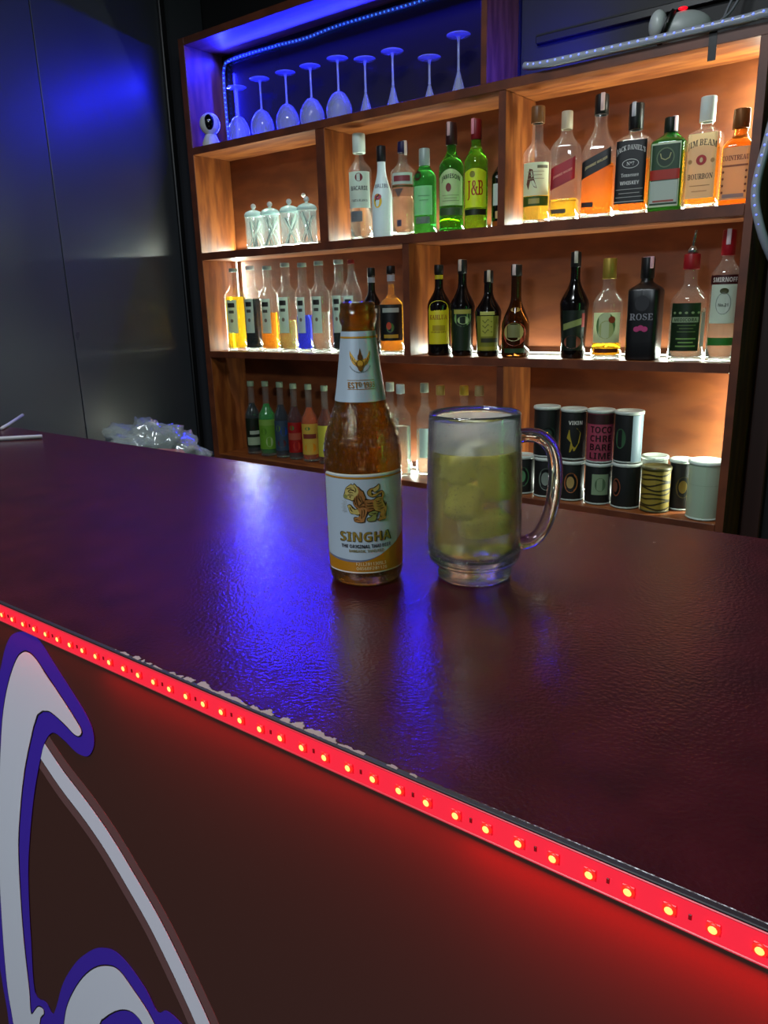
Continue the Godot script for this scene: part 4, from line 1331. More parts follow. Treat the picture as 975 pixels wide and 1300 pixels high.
	bottle("flat dark green herbal liqueur bottle with round emblem and orange band", g, -0.664, B2, {"H": 0.218, "r": 0.0405, "n": 7.0, "face": 0.3, "hs": 0.72, "hn": 0.86, "rn": 0.0140, "glass": solid_glass(Color(0.16, 0.58, 0.22, 0.15), 0.0), "cap": [Color(0.05, 0.10, 0.05), 0.84, 1.0, 1.2], "seal": Color(0.86, 0.76, 0.78), "art": func(st, s, H, r):
		patch(st, s, H * 0.05, H * 0.72, -r * 0.90, r * 0.90, 0.0005, Color(0.78, 0.80, 0.70))
		patch(st, s, H * 0.07, H * 0.70, -r * 0.83, r * 0.83, 0.0008, Color(0.13, 0.26, 0.15))
		shape_on(st, s, oval(Vector2(0, H * 0.565), 0.021, 0.023), 0.0011, Color(0.36, 0.45, 0.30))
		shape_on(st, s, oval(Vector2(0, H * 0.565), 0.018, 0.020), 0.0014, Color(0.10, 0.20, 0.11))
		for e in [-1.0, 1.0]:
			shape_on(st, s, band(PackedVector2Array([Vector2(0, H * 0.54), Vector2(e * 0.009, H * 0.56), Vector2(e * 0.012, H * 0.61)]), 0.0013, -0.0013), 0.0017, Color(0.62, 0.62, 0.40))
		patch(st, s, H * 0.335, H * 0.44, -r * 0.9, r * 0.9, 0.0012, Color(0.66, 0.16, 0.06))
		patch(st, s, H * 0.09, H * 0.325, -r * 0.80, r * 0.80, 0.0011, Color(0.70, 0.75, 0.70))
		patch(st, s, H * 0.10, H * 0.12, -r * 0.6, r * 0.6, 0.0014, Color(0.62, 0.30, 0.26))})
	bottle("square clear bourbon bottle with white neck wrap and cream label with red seal", g, -0.580, B2, {"H": 0.250, "r": 0.0372, "n": 7.0, "face": 0.35, "hs": 0.66, "hn": 0.75, "rn": 0.0150, "glass": clear, "liquid": [solid_glass(Color(1.0, 0.68, 0.20, 0.08), 0.0, 0.033), 0.56], "cap": [Color(0.78, 0.82, 0.80), 0.78, 1.0, 1.22, 0.0, 0.25], "art": func(st, s, H, r):
		patch(st, s, H * 0.09, H * 0.665, -r * 0.93, r * 0.93, 0.0005, Color(0.85, 0.74, 0.54))
		lettering(st, s, "JIM BEAM", Vector2(0, H * 0.545), 0.018, 0.0010, Color(0.13, 0.11, 0.09), 0.066, font_serif, 0.008)
		shape_on(st, s, oval(Vector2(0, H * 0.43), 0.0115, 0.0115), 0.0010, Color(0.66, 0.12, 0.09))
		shape_on(st, s, oval(Vector2(0, H * 0.43), 0.0035, 0.0055), 0.0013, Color(0.85, 0.7, 0.5))
		for e in [-1.0, 1.0]:
			shape_on(st, s, oval(Vector2(e * 0.025, H * 0.42), 0.005, 0.005), 0.0010, Color(0.64, 0.50, 0.30))
		lettering(st, s, "BOURBON", Vector2(0, H * 0.285), 0.016, 0.0010, Color(0.17, 0.13, 0.10), 0.056, font_serif)
		lines(st, s, H * 0.20, 2, H * 0.05, r * 0.6, Color(0.6, 0.48, 0.32))})
	bottle("square amber orange liqueur bottle with bronze cap at the shelf's right end", g, -0.5025, B2, {"H": 0.212, "r": 0.0332, "n": 7.0, "face": 0.3, "z": -2.06, "hs": 0.60, "hn": 0.76, "rn": 0.0150, "glass": solid_glass(Color(1.0, 0.68, 0.22, 0.10), 0.0), "cap": [Color(0.48, 0.30, 0.14), 0.80, 1.0, 1.25, 0.5], "art": func(st, s, H, r):
		patch(st, s, H * 0.06, H * 0.60, -r * 0.93, r * 0.93, 0.0005, Color(0.84, 0.62, 0.40))
		lettering(st, s, "COINTREAU", Vector2(0, H * 0.49), 0.014, 0.0010, Color(0.34, 0.13, 0.06), 0.058, font_serif)
		patch(st, s, H * 0.40, H * 0.42, -r * 0.85, r * 0.85, 0.0010, Color(0.55, 0.32, 0.16))
		for e in [-1.0, 1.0]:
			for k in 4:
				shape_on(st, s, oval(Vector2(e * 0.025, H * (0.14 + 0.07 * k)), 0.003, 0.003, 8), 0.0010, Color(0.45, 0.24, 0.12))
		patch(st, s, H * 0.08, H * 0.12, -r * 0.7, r * 0.7, 0.0010, Color(0.60, 0.48, 0.44))})

func mixer(label: String, x: float, H: float, r: float, liquid: Color, level: float, cap: Color, extra := {}) -> void:
	var white := Color(0.74, 0.82, 0.74)
	var d := {"H": H, "r": r, "hs": 0.66, "hn": 0.775, "rn": 0.0155, "z": -2.06, "glass": clear_glass(), "liquid": [solid_glass(liquid, 0.0, 0.033), level], "cap": [cap, 0.955, 1.0, 1.06], "art": func(st, s, HH, rr):
		patch(st, s, HH * 0.22, HH * 0.62, -rr * 0.85, rr * 0.20, 0.0005, white)
		patch(st, s, HH * 0.53, HH * 0.585, -rr * 0.72, rr * 0.0, 0.0009, Color(0.16, 0.16, 0.14))
		patch(st, s, HH * 0.46, HH * 0.495, -rr * 0.65, -rr * 0.1, 0.0009, Color(0.30, 0.30, 0.26))
		shape_on(st, s, oval(Vector2(-rr * 0.35, HH * 0.37), rr * 0.16, HH * 0.022), 0.0009, Color(0.45, 0.40, 0.34))}
	d.merge(extra, true)
	bottle(label, "mixers and spirits in the middle left compartment", x, B3, d)

func build_middle_left() -> void:
	var grey := Color(0.60, 0.66, 0.62)
	mixer("bright yellow filled clear bottle at the left end of the middle shelf", -2.282, 0.306, 0.040, Color(1.0, 0.90, 0.10, 0.22), 0.66, grey, {"hs": 0.66, "hn": 0.80})
	mixer("clear bottle of black liquid with white pourer, right of the yellow bottle", -2.190, 0.310, 0.0325, Color(0.03, 0.03, 0.04, 0.6), 0.62, Color(0.85, 0.88, 0.88))
	mixer("clear bottle a bit under half full of orange liquid on the middle shelf", -2.100, 0.306, 0.0355, Color(1.0, 0.70, 0.12, 0.18), 0.46, grey)
	mixer("clear bottle with pale yellow liquid between the orange and the blue bottles", -2.008, 0.312, 0.0365, Color(0.92, 0.95, 0.62, 0.06), 0.36, grey)
	mixer("clear bottle with deep blue liquid in its lower half", -1.925, 0.308, 0.0290, Color(0.25, 0.32, 1.0, 0.20), 0.42, grey)
	mixer("clear bottle of colourless spirit right of the blue bottle", -1.846, 0.310, 0.0340, Color(0.93, 0.98, 0.95, 0.04), 0.45, grey)
	mixer("clear bottle with dark liquid and white label behind the beer bottle's mouth", -1.772, 0.311, 0.0300, Color(0.06, 0.09, 0.05, 0.5), 0.55, grey, {"z": -2.08})
	mixer("clear teardrop-necked bottle with small red cap", -1.700, 0.307, 0.0345, Color(0.5, 0.1, 0.08, 0.3), 0.2, Color(0.50, 0.08, 0.08), {"hs": 0.62, "hn": 0.86, "rn": 0.011})
	var g := "mixers and spirits in the middle left compartment"
	var dark_label := func(st, s, H, r):
		patch(st, s, H * 0.16, H * 0.57, -r * 1.1, r * 1.1, 0.0005, Color(0.07, 0.09, 0.08))
		patch(st, s, H * 0.48, H * 0.53, -r * 0.7, r * 0.7, 0.0009, Color(0.62, 0.65, 0.60))
		shape_on(st, s, oval(Vector2(-0.002, H * 0.31), 0.013, 0.015), 0.0009, Color(0.28, 0.40, 0.18))
		shape_on(st, s, oval(Vector2(-0.006, H * 0.33), 0.008, 0.012), 0.0012, Color(0.70, 0.24, 0.12))
		patch(st, s, H * 0.19, H * 0.23, -r * 0.6, r * 0.6, 0.0009, Color(0.70, 0.55, 0.18))
	bottle("slim dark brown bottle with black cap and black label on the middle shelf", g, -1.615, B3, {"H": 0.277, "r": 0.0290, "hs": 0.58, "hn": 0.74, "rn": 0.012, "glass": plain(Color(0.06, 0.035, 0.03), 0.15), "cap": [Color(0.03, 0.03, 0.03), 0.90, 1.0, 1.1], "collar": [Color(0.55, 0.56, 0.58), 0.83, 0.89], "art": dark_label})
	bottle("amber rum bottle with black cap and black fruit label beside the divider", g, -1.534, B3, {"H": 0.279, "r": 0.0405, "hs": 0.56, "hn": 0.70, "rn": 0.0125, "glass": clear_glass(), "liquid": [solid_glass(Color(1.0, 0.72, 0.20, 0.10), 0.0, 0.033), 0.80], "cap": [Color(0.03, 0.03, 0.03), 0.91, 1.0, 1.15], "collar": [Color(0.60, 0.60, 0.62), 0.83, 0.90], "art": dark_label})

func build_middle_right() -> void:
	var g := "liqueur bottles in the middle right compartment"
	var black := plain(Color(0.045, 0.03, 0.028), 0.12)
	bottle("dark coffee liqueur bottle with tall arched yellow label", g, -1.348, B3, {"H": 0.273, "r": 0.0372, "hs": 0.55, "hn": 0.76, "rn": 0.0130, "glass": black, "cap": [Color(0.04, 0.03, 0.03), 0.90, 1.0, 1.12], "collar": [Color(0.70, 0.64, 0.12), 0.845, 0.89], "art": func(st, s, H, r):
		patch(st, s, H * 0.13, H * 0.51, -r * 0.95, r * 1.0, 0.0005, Color(0.76, 0.70, 0.10), func(u): return 0.028 * sqrt(maxf(0.0, 1 - pow(2 * u - 1, 2))))
		lettering(st, s, "KAHLUA", Vector2(0, H * 0.43), 0.018, 0.0010, Color(0.50, 0.20, 0.07), 0.058, font_serif)
		patch(st, s, H * 0.28, H * 0.34, -r * 0.5, r * 0.6, 0.0009, Color(0.60, 0.52, 0.08))
		lettering(st, s, "LICOR DE CAFE", Vector2(0, H * 0.265), 0.007, 0.0012, Color(0.4, 0.22, 0.06), 0.048)})
	var cream := func(lab: String, x: float, H: float, r: float, cap: Color, seal: Color, art: Callable):
		bottle(lab, g, x, B3, {"H": H, "r": r, "rb": 0.82, "hs": 0.52, "hn": 0.76, "rn": 0.0132, "pw": 0.85, "glass": black, "cap": [cap, 0.86, 1.0, 1.08], "seal": seal, "art": art})
	cream.call("black cream liqueur bottle with pale round hill picture, right of the yellow-labelled one", -1.263, 0.283, 0.0388, Color(0.05, 0.05, 0.06), Color(0.7, 0.62, 0.56), func(st, s, H, r):
		patch(st, s, H * 0.06, H * 0.50, -r * 0.85, r * 0.85, 0.0005, Color(0.10, 0.15, 0.09))
		shape_on(st, s, oval(Vector2(0.004, H * 0.40), 0.027, 0.024), 0.0009, Color(0.42, 0.56, 0.30))
		patch(st, s, H * 0.445, H * 0.49, -r * 0.6, r * 0.8, 0.0011, Color(0.60, 0.58, 0.26))
		shape_on(st, s, oval(Vector2(0.006, H * 0.38), 0.018, 0.012), 0.0012, Color(0.60, 0.70, 0.45))
		shape_on(st, s, PackedVector2Array([Vector2(-0.026, H * 0.10), Vector2(0.026, H * 0.10), Vector2(0.014, H * 0.29), Vector2(-0.016, H * 0.26)]), 0.0009, Color(0.22, 0.30, 0.17)))
	cream.call("short dark cream liqueur bottle with olive gold script label", -1.172, 0.248, 0.0400, Color(0.06, 0.05, 0.05), Color(0.62, 0.58, 0.50), func(st, s, H, r):
		patch(st, s, H * 0.07, H * 0.48, -r * 0.92, r * 0.92, 0.0005, Color(0.42, 0.42, 0.14))
		patch(st, s, H * 0.49, H * 0.53, -r * 0.55, r * 0.55, 0.0009, Color(0.66, 0.66, 0.34))
		patch(st, s, H * 0.24, H * 0.48, -r * 0.5, r * 0.45, 0.0009, Color(0.60, 0.60, 0.24))
		for k in 3:
			shape_on(st, s, band(PackedVector2Array([Vector2(-0.014, H * (0.43 - 0.06 * k)), Vector2(-0.006, H * (0.40 - 0.06 * k)), Vector2(0.002, H * (0.44 - 0.06 * k)), Vector2(0.014, H * (0.41 - 0.06 * k))]), 0.0016, -0.0016), 0.0013, Color(0.36, 0.36, 0.10))
		patch(st, s, H * 0.17, H * 0.22, -r * 0.5, r * 0.8, 0.0011, Color(0.20, 0.20, 0.14))
		patch(st, s, H * 0.08, H * 0.12, -r * 0.85, r * 0.85, 0.0011, Color(0.55, 0.52, 0.16)))
	bottle("long-necked round brown liqueur bottle with red and cream round label", g, -1.080, B3, {"H": 0.260, "r": 0.0405, "hs": 0.34, "hn": 0.66, "rn": 0.0150, "glass": solid_glass(Color(0.24, 0.12, 0.03, 0.35), 0.05), "cap": [Color(0.05, 0.04, 0.04), 0.88, 1.0, 1.08], "seal": Color(0.75, 0.68, 0.66), "small": [0.495, 0.545, -0.013, 0.015, Color(0.60, 0.46, 0.14), 1], "art": func(st, s, H, r):
		shape_on(st, s, oval(Vector2(0, H * 0.26), 0.036, 0.034), 0.0007, Color(0.62, 0.24, 0.14))
		shape_on(st, s, oval(Vector2(-0.003, H * 0.28), 0.030, 0.026), 0.0010, Color(0.66, 0.60, 0.34))
		patch(st, s, H * 0.22, H * 0.36, -0.020, 0.016, 0.0013, Color(0.46, 0.46, 0.28))
		patch(st, s, H * 0.05, H * 0.10, -r * 0.8, r * 0.8, 0.0008, Color(0.16, 0.25, 0.14))})
	cream.call("black cream liqueur bottle with red and green label, right of the bright empty stretch", -0.899, 0.285, 0.0400, Color(0.04, 0.04, 0.05), Color(0.66, 0.64, 0.58), func(st, s, H, r):
		patch(st, s, H * 0.08, H * 0.46, -r * 0.85, r * 0.85, 0.0005, Color(0.08, 0.12, 0.08))
		patch(st, s, H * 0.27, H * 0.33, -r * 0.7, r * 0.6, 0.0009, Color(0.48, 0.52, 0.30), func(u): return u * 0.016, func(u): return u * 0.016)
		shape_on(st, s, oval(Vector2(0.0, H * 0.16), 0.024, 0.018), 0.0009, Color(0.50, 0.28, 0.20))
		patch(st, s, H * 0.30, H * 0.43, r * 0.62, r * 0.85, 0.0010, Color(0.58, 0.14, 0.12)))
	bottle("clear gold-capped tequila bottle with green and red mask label, golden at the bottom", g, -0.802, B3, {"H": 0.263, "r": 0.0400, "hs": 0.56, "hn": 0.72, "rn": 0.0165, "glass": clear_glass(), "liquid": [solid_glass(Color(0.98, 0.78, 0.06, 0.12), 0.0, 0.033), 0.16], "cap": [Color(0.64, 0.54, 0.22), 0.80, 1.0, 1.1, 0.5], "small": [0.07, 0.11, -0.032, 0.036, Color(0.30, 0.12, 0.06)], "art": func(st, s, H, r):
		patch(st, s, H * 0.17, H * 0.47, -r * 1.0, r * 1.0, 0.0005, Color(0.72, 0.76, 0.58))
		shape_on(st, s, oval(Vector2(-0.002, H * 0.34), 0.026, 0.034), 0.0009, Color(0.34, 0.46, 0.26))
		shape_on(st, s, oval(Vector2(0.0, H * 0.30), 0.020, 0.024), 0.0012, Color(0.64, 0.68, 0.42))
		shape_on(st, s, oval(Vector2(0.014, H * 0.40), 0.009, 0.009), 0.0015, Color(0.56, 0.24, 0.14))})
	bottle("matte black square bottle with grey lettering and a small pink mark", g, -0.700, B3, {"H": 0.260, "r": 0.0400, "n": 7.0, "face": 0.3, "hs": 0.68, "hn": 0.78, "rn": 0.0155, "glass": plain(Color(0.035, 0.035, 0.04), 0.35), "cap": [Color(0.03, 0.03, 0.035), 0.80, 1.0, 1.12], "seal": Color(0.85, 0.66, 0.70), "art": func(st, s, H, r):
		lettering(st, s, "ROSE", Vector2(0, H * 0.43), 0.022, 0.0010, Color(0.48, 0.48, 0.50), 0.058, font_serif)
		shape_on(st, s, oval(Vector2(0, H * 0.56), 0.018, 0.020), 0.0007, Color(0.14, 0.14, 0.15))
		for k in 3:
			shape_on(st, s, oval(Vector2(-0.010 + 0.010 * k, H * (0.31 + 0.012 * (k % 2))), 0.008, 0.007), 0.0009 + 0.0002 * k, Color(0.66, 0.20, 0.40))})
	var p := bottle("clear round bottle with red stopper, steel pourer and dark green label", g, -0.590, B3, {"H": 0.262, "r": 0.0440, "hs": 0.56, "hn": 0.74, "rn": 0.0165, "glass": clear_glass(), "liquid": [solid_glass(Color(0.90, 0.97, 0.94, 0.04), 0.0, 0.033), 0.5], "cap": [Color(0.55, 0.07, 0.10), 0.86, 1.0, 1.2], "small": [0.14, 0.46, 0.0374, 0.0528, Color(0.62, 0.68, 0.62)], "art": func(st, s, H, r):
		patch(st, s, H * 0.10, H * 0.55, -r * 1.0, r * 0.75, 0.0005, Color(0.10, 0.17, 0.09))
		patch(st, s, H * 0.37, H * 0.42, -r * 0.9, r * 0.65, 0.0009, Color(0.55, 0.62, 0.48))
		lettering(st, s, "MEDICORA", Vector2(-0.004, H * 0.395), 0.011, 0.0012, Color(0.16, 0.22, 0.14), 0.056)
		lines(st, s, H * 0.21, 3, H * 0.035, r * 0.55, Color(0.46, 0.60, 0.32), 0.0009, 0.0035)
		lines(st, s, H * 0.34, 3, H * 0.03, r * 0.5, Color(0.40, 0.50, 0.30))
		for k in 5:
			shape_on(st, s, oval(Vector2(-0.032 + 0.015 * k, H * 0.46), 0.004, 0.003, 8), 0.0009, Color(0.52, 0.60, 0.42))})
	var steel := plain(Color(0.62, 0.64, 0.64), 0.2, 0.9)
	obj("pourer_collar", lathe([Vector2(0.010, 0.2625), Vector2(0.013, 0.2635), Vector2(0.012, 0.272), Vector2(0.006, 0.280), Vector2(0.0035, 0.282), Vector2(0, 0.282)], 20), steel, p)
	obj("pourer_spout", tube([Vector3(0, 0.278, 0), Vector3(0.0005, 0.290, 0), Vector3(0.003, 0.306, 0.001), Vector3(0.005, 0.318, 0.002)], 0.0032, 10), steel, p)
	bottle("clear vodka bottle with red capsule and white label, rightmost of the middle shelf", g, -0.506, B3, {"H": 0.313, "r": 0.0355, "hs": 0.66, "hn": 0.80, "rn": 0.0130, "glass": clear_glass(), "liquid": [solid_glass(Color(0.93, 0.98, 0.94, 0.04), 0.0, 0.033), 0.55], "cap": [Color(0.56, 0.05, 0.09), 0.81, 1.0, 1.25], "seal": Color(0.85, 0.76, 0.76), "small": [0.13, 0.19, -0.034, 0.034, Color(0.16, 0.40, 0.16)], "art": func(st, s, H, r):
		patch(st, s, H * 0.30, H * 0.66, -r * 0.95, r * 0.95, 0.0005, Color(0.74, 0.80, 0.72))
		patch(st, s, H * 0.595, H * 0.665, -r * 1.1, r * 1.1, 0.0009, Color(0.24, 0.07, 0.07))
		lettering(st, s, "SMIRNOFF", Vector2(0, H * 0.63), 0.015, 0.0013, Color(0.85, 0.83, 0.78), 0.058)
		shape_on(st, s, oval(Vector2(0, H * 0.45), 0.018, 0.026), 0.0009, Color(0.50, 0.56, 0.50))
		shape_on(st, s, oval(Vector2(0, H * 0.45), 0.016, 0.024), 0.0011, Color(0.76, 0.81, 0.74))
		lettering(st, s, "No.21", Vector2(0, H * 0.44), 0.010, 0.0014, Color(0.35, 0.38, 0.34), 0.022)
		shape_on(st, s, oval(Vector2(0, H * 0.545), 0.010, 0.007), 0.0012, Color(0.25, 0.26, 0.12))})

func build_lower_left() -> void:
	var g := "syrup and mixer bottles in the lower left compartment"
	var syrup := func(lab: String, x: float, H: float, r: float, body: Color, lab_c: Color, art2: Callable):
		bottle(lab, g, x, B4, {"H": H, "r": r, "z": -2.085, "hs": 0.52, "hn": 0.72, "rn": 0.0125, "glass": clear_glass(), "liquid": [solid_glass(body, 0.0, 0.033), 0.70], "cap": [Color(0.50, 0.56, 0.46), 0.93, 1.0, 1.08], "art": func(st, s, HH, rr):
			patch(st, s, HH * 0.10, HH * 0.50, -rr * 1.1, rr * 1.1, 0.0005, lab_c)
			art2.call(st, s, HH, rr)})
	syrup.call("dark syrup bottle with black and white label, first on the lowest visible shelf", -2.260, 0.290, 0.0310, Color(0.03, 0.03, 0.03, 0.6), Color(0.10, 0.13, 0.09), func(st, s, H, r):
		patch(st, s, H * 0.13, H * 0.24, -r * 0.8, r * 0.9, 0.0009, Color(0.58, 0.64, 0.52))
		patch(st, s, H * 0.28, H * 0.33, -r * 0.4, r * 0.9, 0.0009, Color(0.62, 0.66, 0.58)))
	syrup.call("syrup bottle with green label and glowing green foot", -2.178, 0.293, 0.0345, Color(0.25, 0.80, 0.32, 0.25), Color(0.38, 0.56, 0.17), func(st, s, H, r):
		patch(st, s, H * 0.42, H * 0.495, -r * 1.05, r * 1.05, 0.0009, Color(0.46, 0.60, 0.26))
		shape_on(st, s, oval(Vector2(0.008, H * 0.20), 0.014, 0.020), 0.0009, Color(0.58, 0.68, 0.44))
		shape_on(st, s, oval(Vector2(-0.012, H * 0.34), 0.012, 0.014), 0.0009, Color(0.30, 0.46, 0.12)))
	syrup.call("syrup bottle with blue fruit label between the green and the red one", -2.099, 0.293, 0.0290, Color(0.05, 0.05, 0.16, 0.5), Color(0.20, 0.26, 0.32), func(st, s, H, r):
		shape_on(st, s, oval(Vector2(0.010, H * 0.36), 0.014, 0.018), 0.0009, Color(0.14, 0.24, 0.52))
		shape_on(st, s, oval(Vector2(-0.012, H * 0.40), 0.010, 0.012), 0.0009, Color(0.30, 0.42, 0.22))
		shape_on(st, s, oval(Vector2(0.000, H * 0.20), 0.016, 0.016), 0.0009, Color(0.30, 0.16, 0.18)))
	syrup.call("syrup bottle with deep red liquid and red label", -2.027, 0.290, 0.0295, Color(0.40, 0.02, 0.05, 0.35), Color(0.56, 0.09, 0.08), func(st, s, H, r):
		shape_on(st, s, oval(Vector2(-0.010, H * 0.43), 0.009, 0.009), 0.0009, Color(0.28, 0.42, 0.20))
		patch(st, s, H * 0.27, H * 0.36, -r * 0.9, r * 0.8, 0.0009, Color(0.62, 0.30, 0.22))
		shape_on(st, s, oval(Vector2(0.006, H * 0.19), 0.014, 0.018), 0.0009, Color(0.68, 0.20, 0.14)))
	syrup.call("syrup bottle with orange liquid and yellow-orange label", -1.950, 0.291, 0.0325, Color(1.0, 0.50, 0.12, 0.25), Color(0.76, 0.62, 0.24), func(st, s, H, r):
		shape_on(st, s, oval(Vector2(-0.006, H * 0.44), 0.010, 0.007), 0.0009, Color(0.34, 0.46, 0.22))
		shape_on(st, s, oval(Vector2(0.002, H * 0.19), 0.022, 0.020), 0.0009, Color(0.82, 0.52, 0.08))
		patch(st, s, H * 0.31, H * 0.37, -r * 0.8, r * 0.8, 0.0009, Color(0.46, 0.20, 0.16)))
	syrup.call("syrup bottle with pale yellow label, half hidden behind the beer bottle", -1.870, 0.289, 0.0320, Color(0.55, 0.22, 0.08, 0.3), Color(0.72, 0.70, 0.24), func(st, s, H, r):
		shape_on(st, s, oval(Vector2(0.004, H * 0.22), 0.014, 0.020), 0.0009, Color(0.78, 0.80, 0.56)))

func build_lower_middle() -> void:
	var g := "clear bottles in the lower middle, between the beer bottle and the mug"
	var names := ["clear bottle with white cap directly right of the beer bottle's neck", "clear wine-shaped bottle with foil cap right of the beer bottle's shoulder", "clear bottle with narrow neck just left of the mug", "clear bottle with gold cap above the mug's left rim", "clear bottle with yellow cork cap above the mug's rim", "clear bottle with grey gold cap above the mug's middle rim", "slim clear bottle with tan neck beside the lower divider"]
	var xs := [-1.575, -1.505, -1.445, -1.355, -1.290, -1.207, -1.156]
	var zs := [-2.095, -2.06, -2.115, -2.075, -2.115, -2.07, -2.125]
	var hs := [0.312, 0.311, 0.312, 0.312, 0.310, 0.318, 0.315]
	var rs := [0.0300, 0.0340, 0.0300, 0.0310, 0.0300, 0.0300, 0.0270]
	var caps := [Color(0.72, 0.76, 0.70), Color(0.66, 0.72, 0.70), Color(0.56, 0.62, 0.54), Color(0.62, 0.52, 0.26), Color(0.66, 0.56, 0.16), Color(0.60, 0.52, 0.34), Color(0.55, 0.42, 0.24)]
	for i in 7:
		var d := {"H": hs[i], "r": rs[i], "z": zs[i], "hs": 0.64, "hn": 0.78, "rn": 0.0130, "glass": clear_glass(), "liquid": [solid_glass(Color(0.90, 0.97, 0.94, 0.05), 0.0, 0.033), 0.60 - 0.05 * (i % 3)], "cap": [caps[i], 0.90, 1.0, 1.12]}
		if i == 1:
			d["art"] = func(st, s, H, r):
				patch(st, s, H * 0.20, H * 0.55, -r * 1.2, -r * 0.2, 0.0005, Color(0.12, 0.30, 0.18))
		if i == 2:
			d["art"] = func(st, s, H, r):
				patch(st, s, H * 0.20, H * 0.52, -r * 0.6, r * 0.6, 0.0005, Color(0.70, 0.80, 0.76))
		if i == 3:
			d["art"] = func(st, s, H, r):
				patch(st, s, H * 0.22, H * 0.55, -r * 1.2, -r * 0.1, 0.0005, Color(0.84, 0.84, 0.80))
				patch(st, s, H * 0.48, H * 0.55, -r * 1.2, -r * 0.1, 0.0009, Color(0.75, 0.10, 0.10))
		bottle(names[i], g, xs[i], B4, d)

func can_cooler(label: String, x: float, y: float, H: float, r: float, z: float, body: Color, art, rim := Color(0.74, 0.78, 0.74)) -> void:
	var o := thing("can_cooler", label, "can cooler", Vector3(x, y + 0.0005, z), atan2(-x, -z), "can coolers stacked in the lower right compartment")
	var prof := [Vector2(0, 0.0), Vector2(r - 0.004, 0.0), Vector2(r - 0.001, 0.001), Vector2(r, 0.004), Vector2(r, H - 0.010)]
	obj("sleeve", lathe(prof, 32), plain(body, 0.6), o)
	obj("base_rim", lathe([Vector2(r - 0.0005, 0.0012), Vector2(r + 0.0006, 0.0015), Vector2(r + 0.0006, 0.006), Vector2(r - 0.0005, 0.0065)], 32), plain(rim.darkened(0.15), 0.5), o)
	obj("rim_lid", lathe([Vector2(r - 0.001, H - 0.010), Vector2(r + 0.0022, H - 0.009), Vector2(r + 0.0026, H - 0.003), Vector2(r + 0.001, H), Vector2(r - 0.004, H), Vector2(r - 0.006, H - 0.003), Vector2(0, H - 0.003)], 32), plain(rim, 0.35), o)
	if art != null:
		var st := start()
		var surf := {"prof": [Vector2(r, 0.004), Vector2(r, H - 0.010)], "ns": [], "flat": 1.0}
		art.call(st, surf, H, r)
		obj("printed_design", done(st), opaque_print(), o)

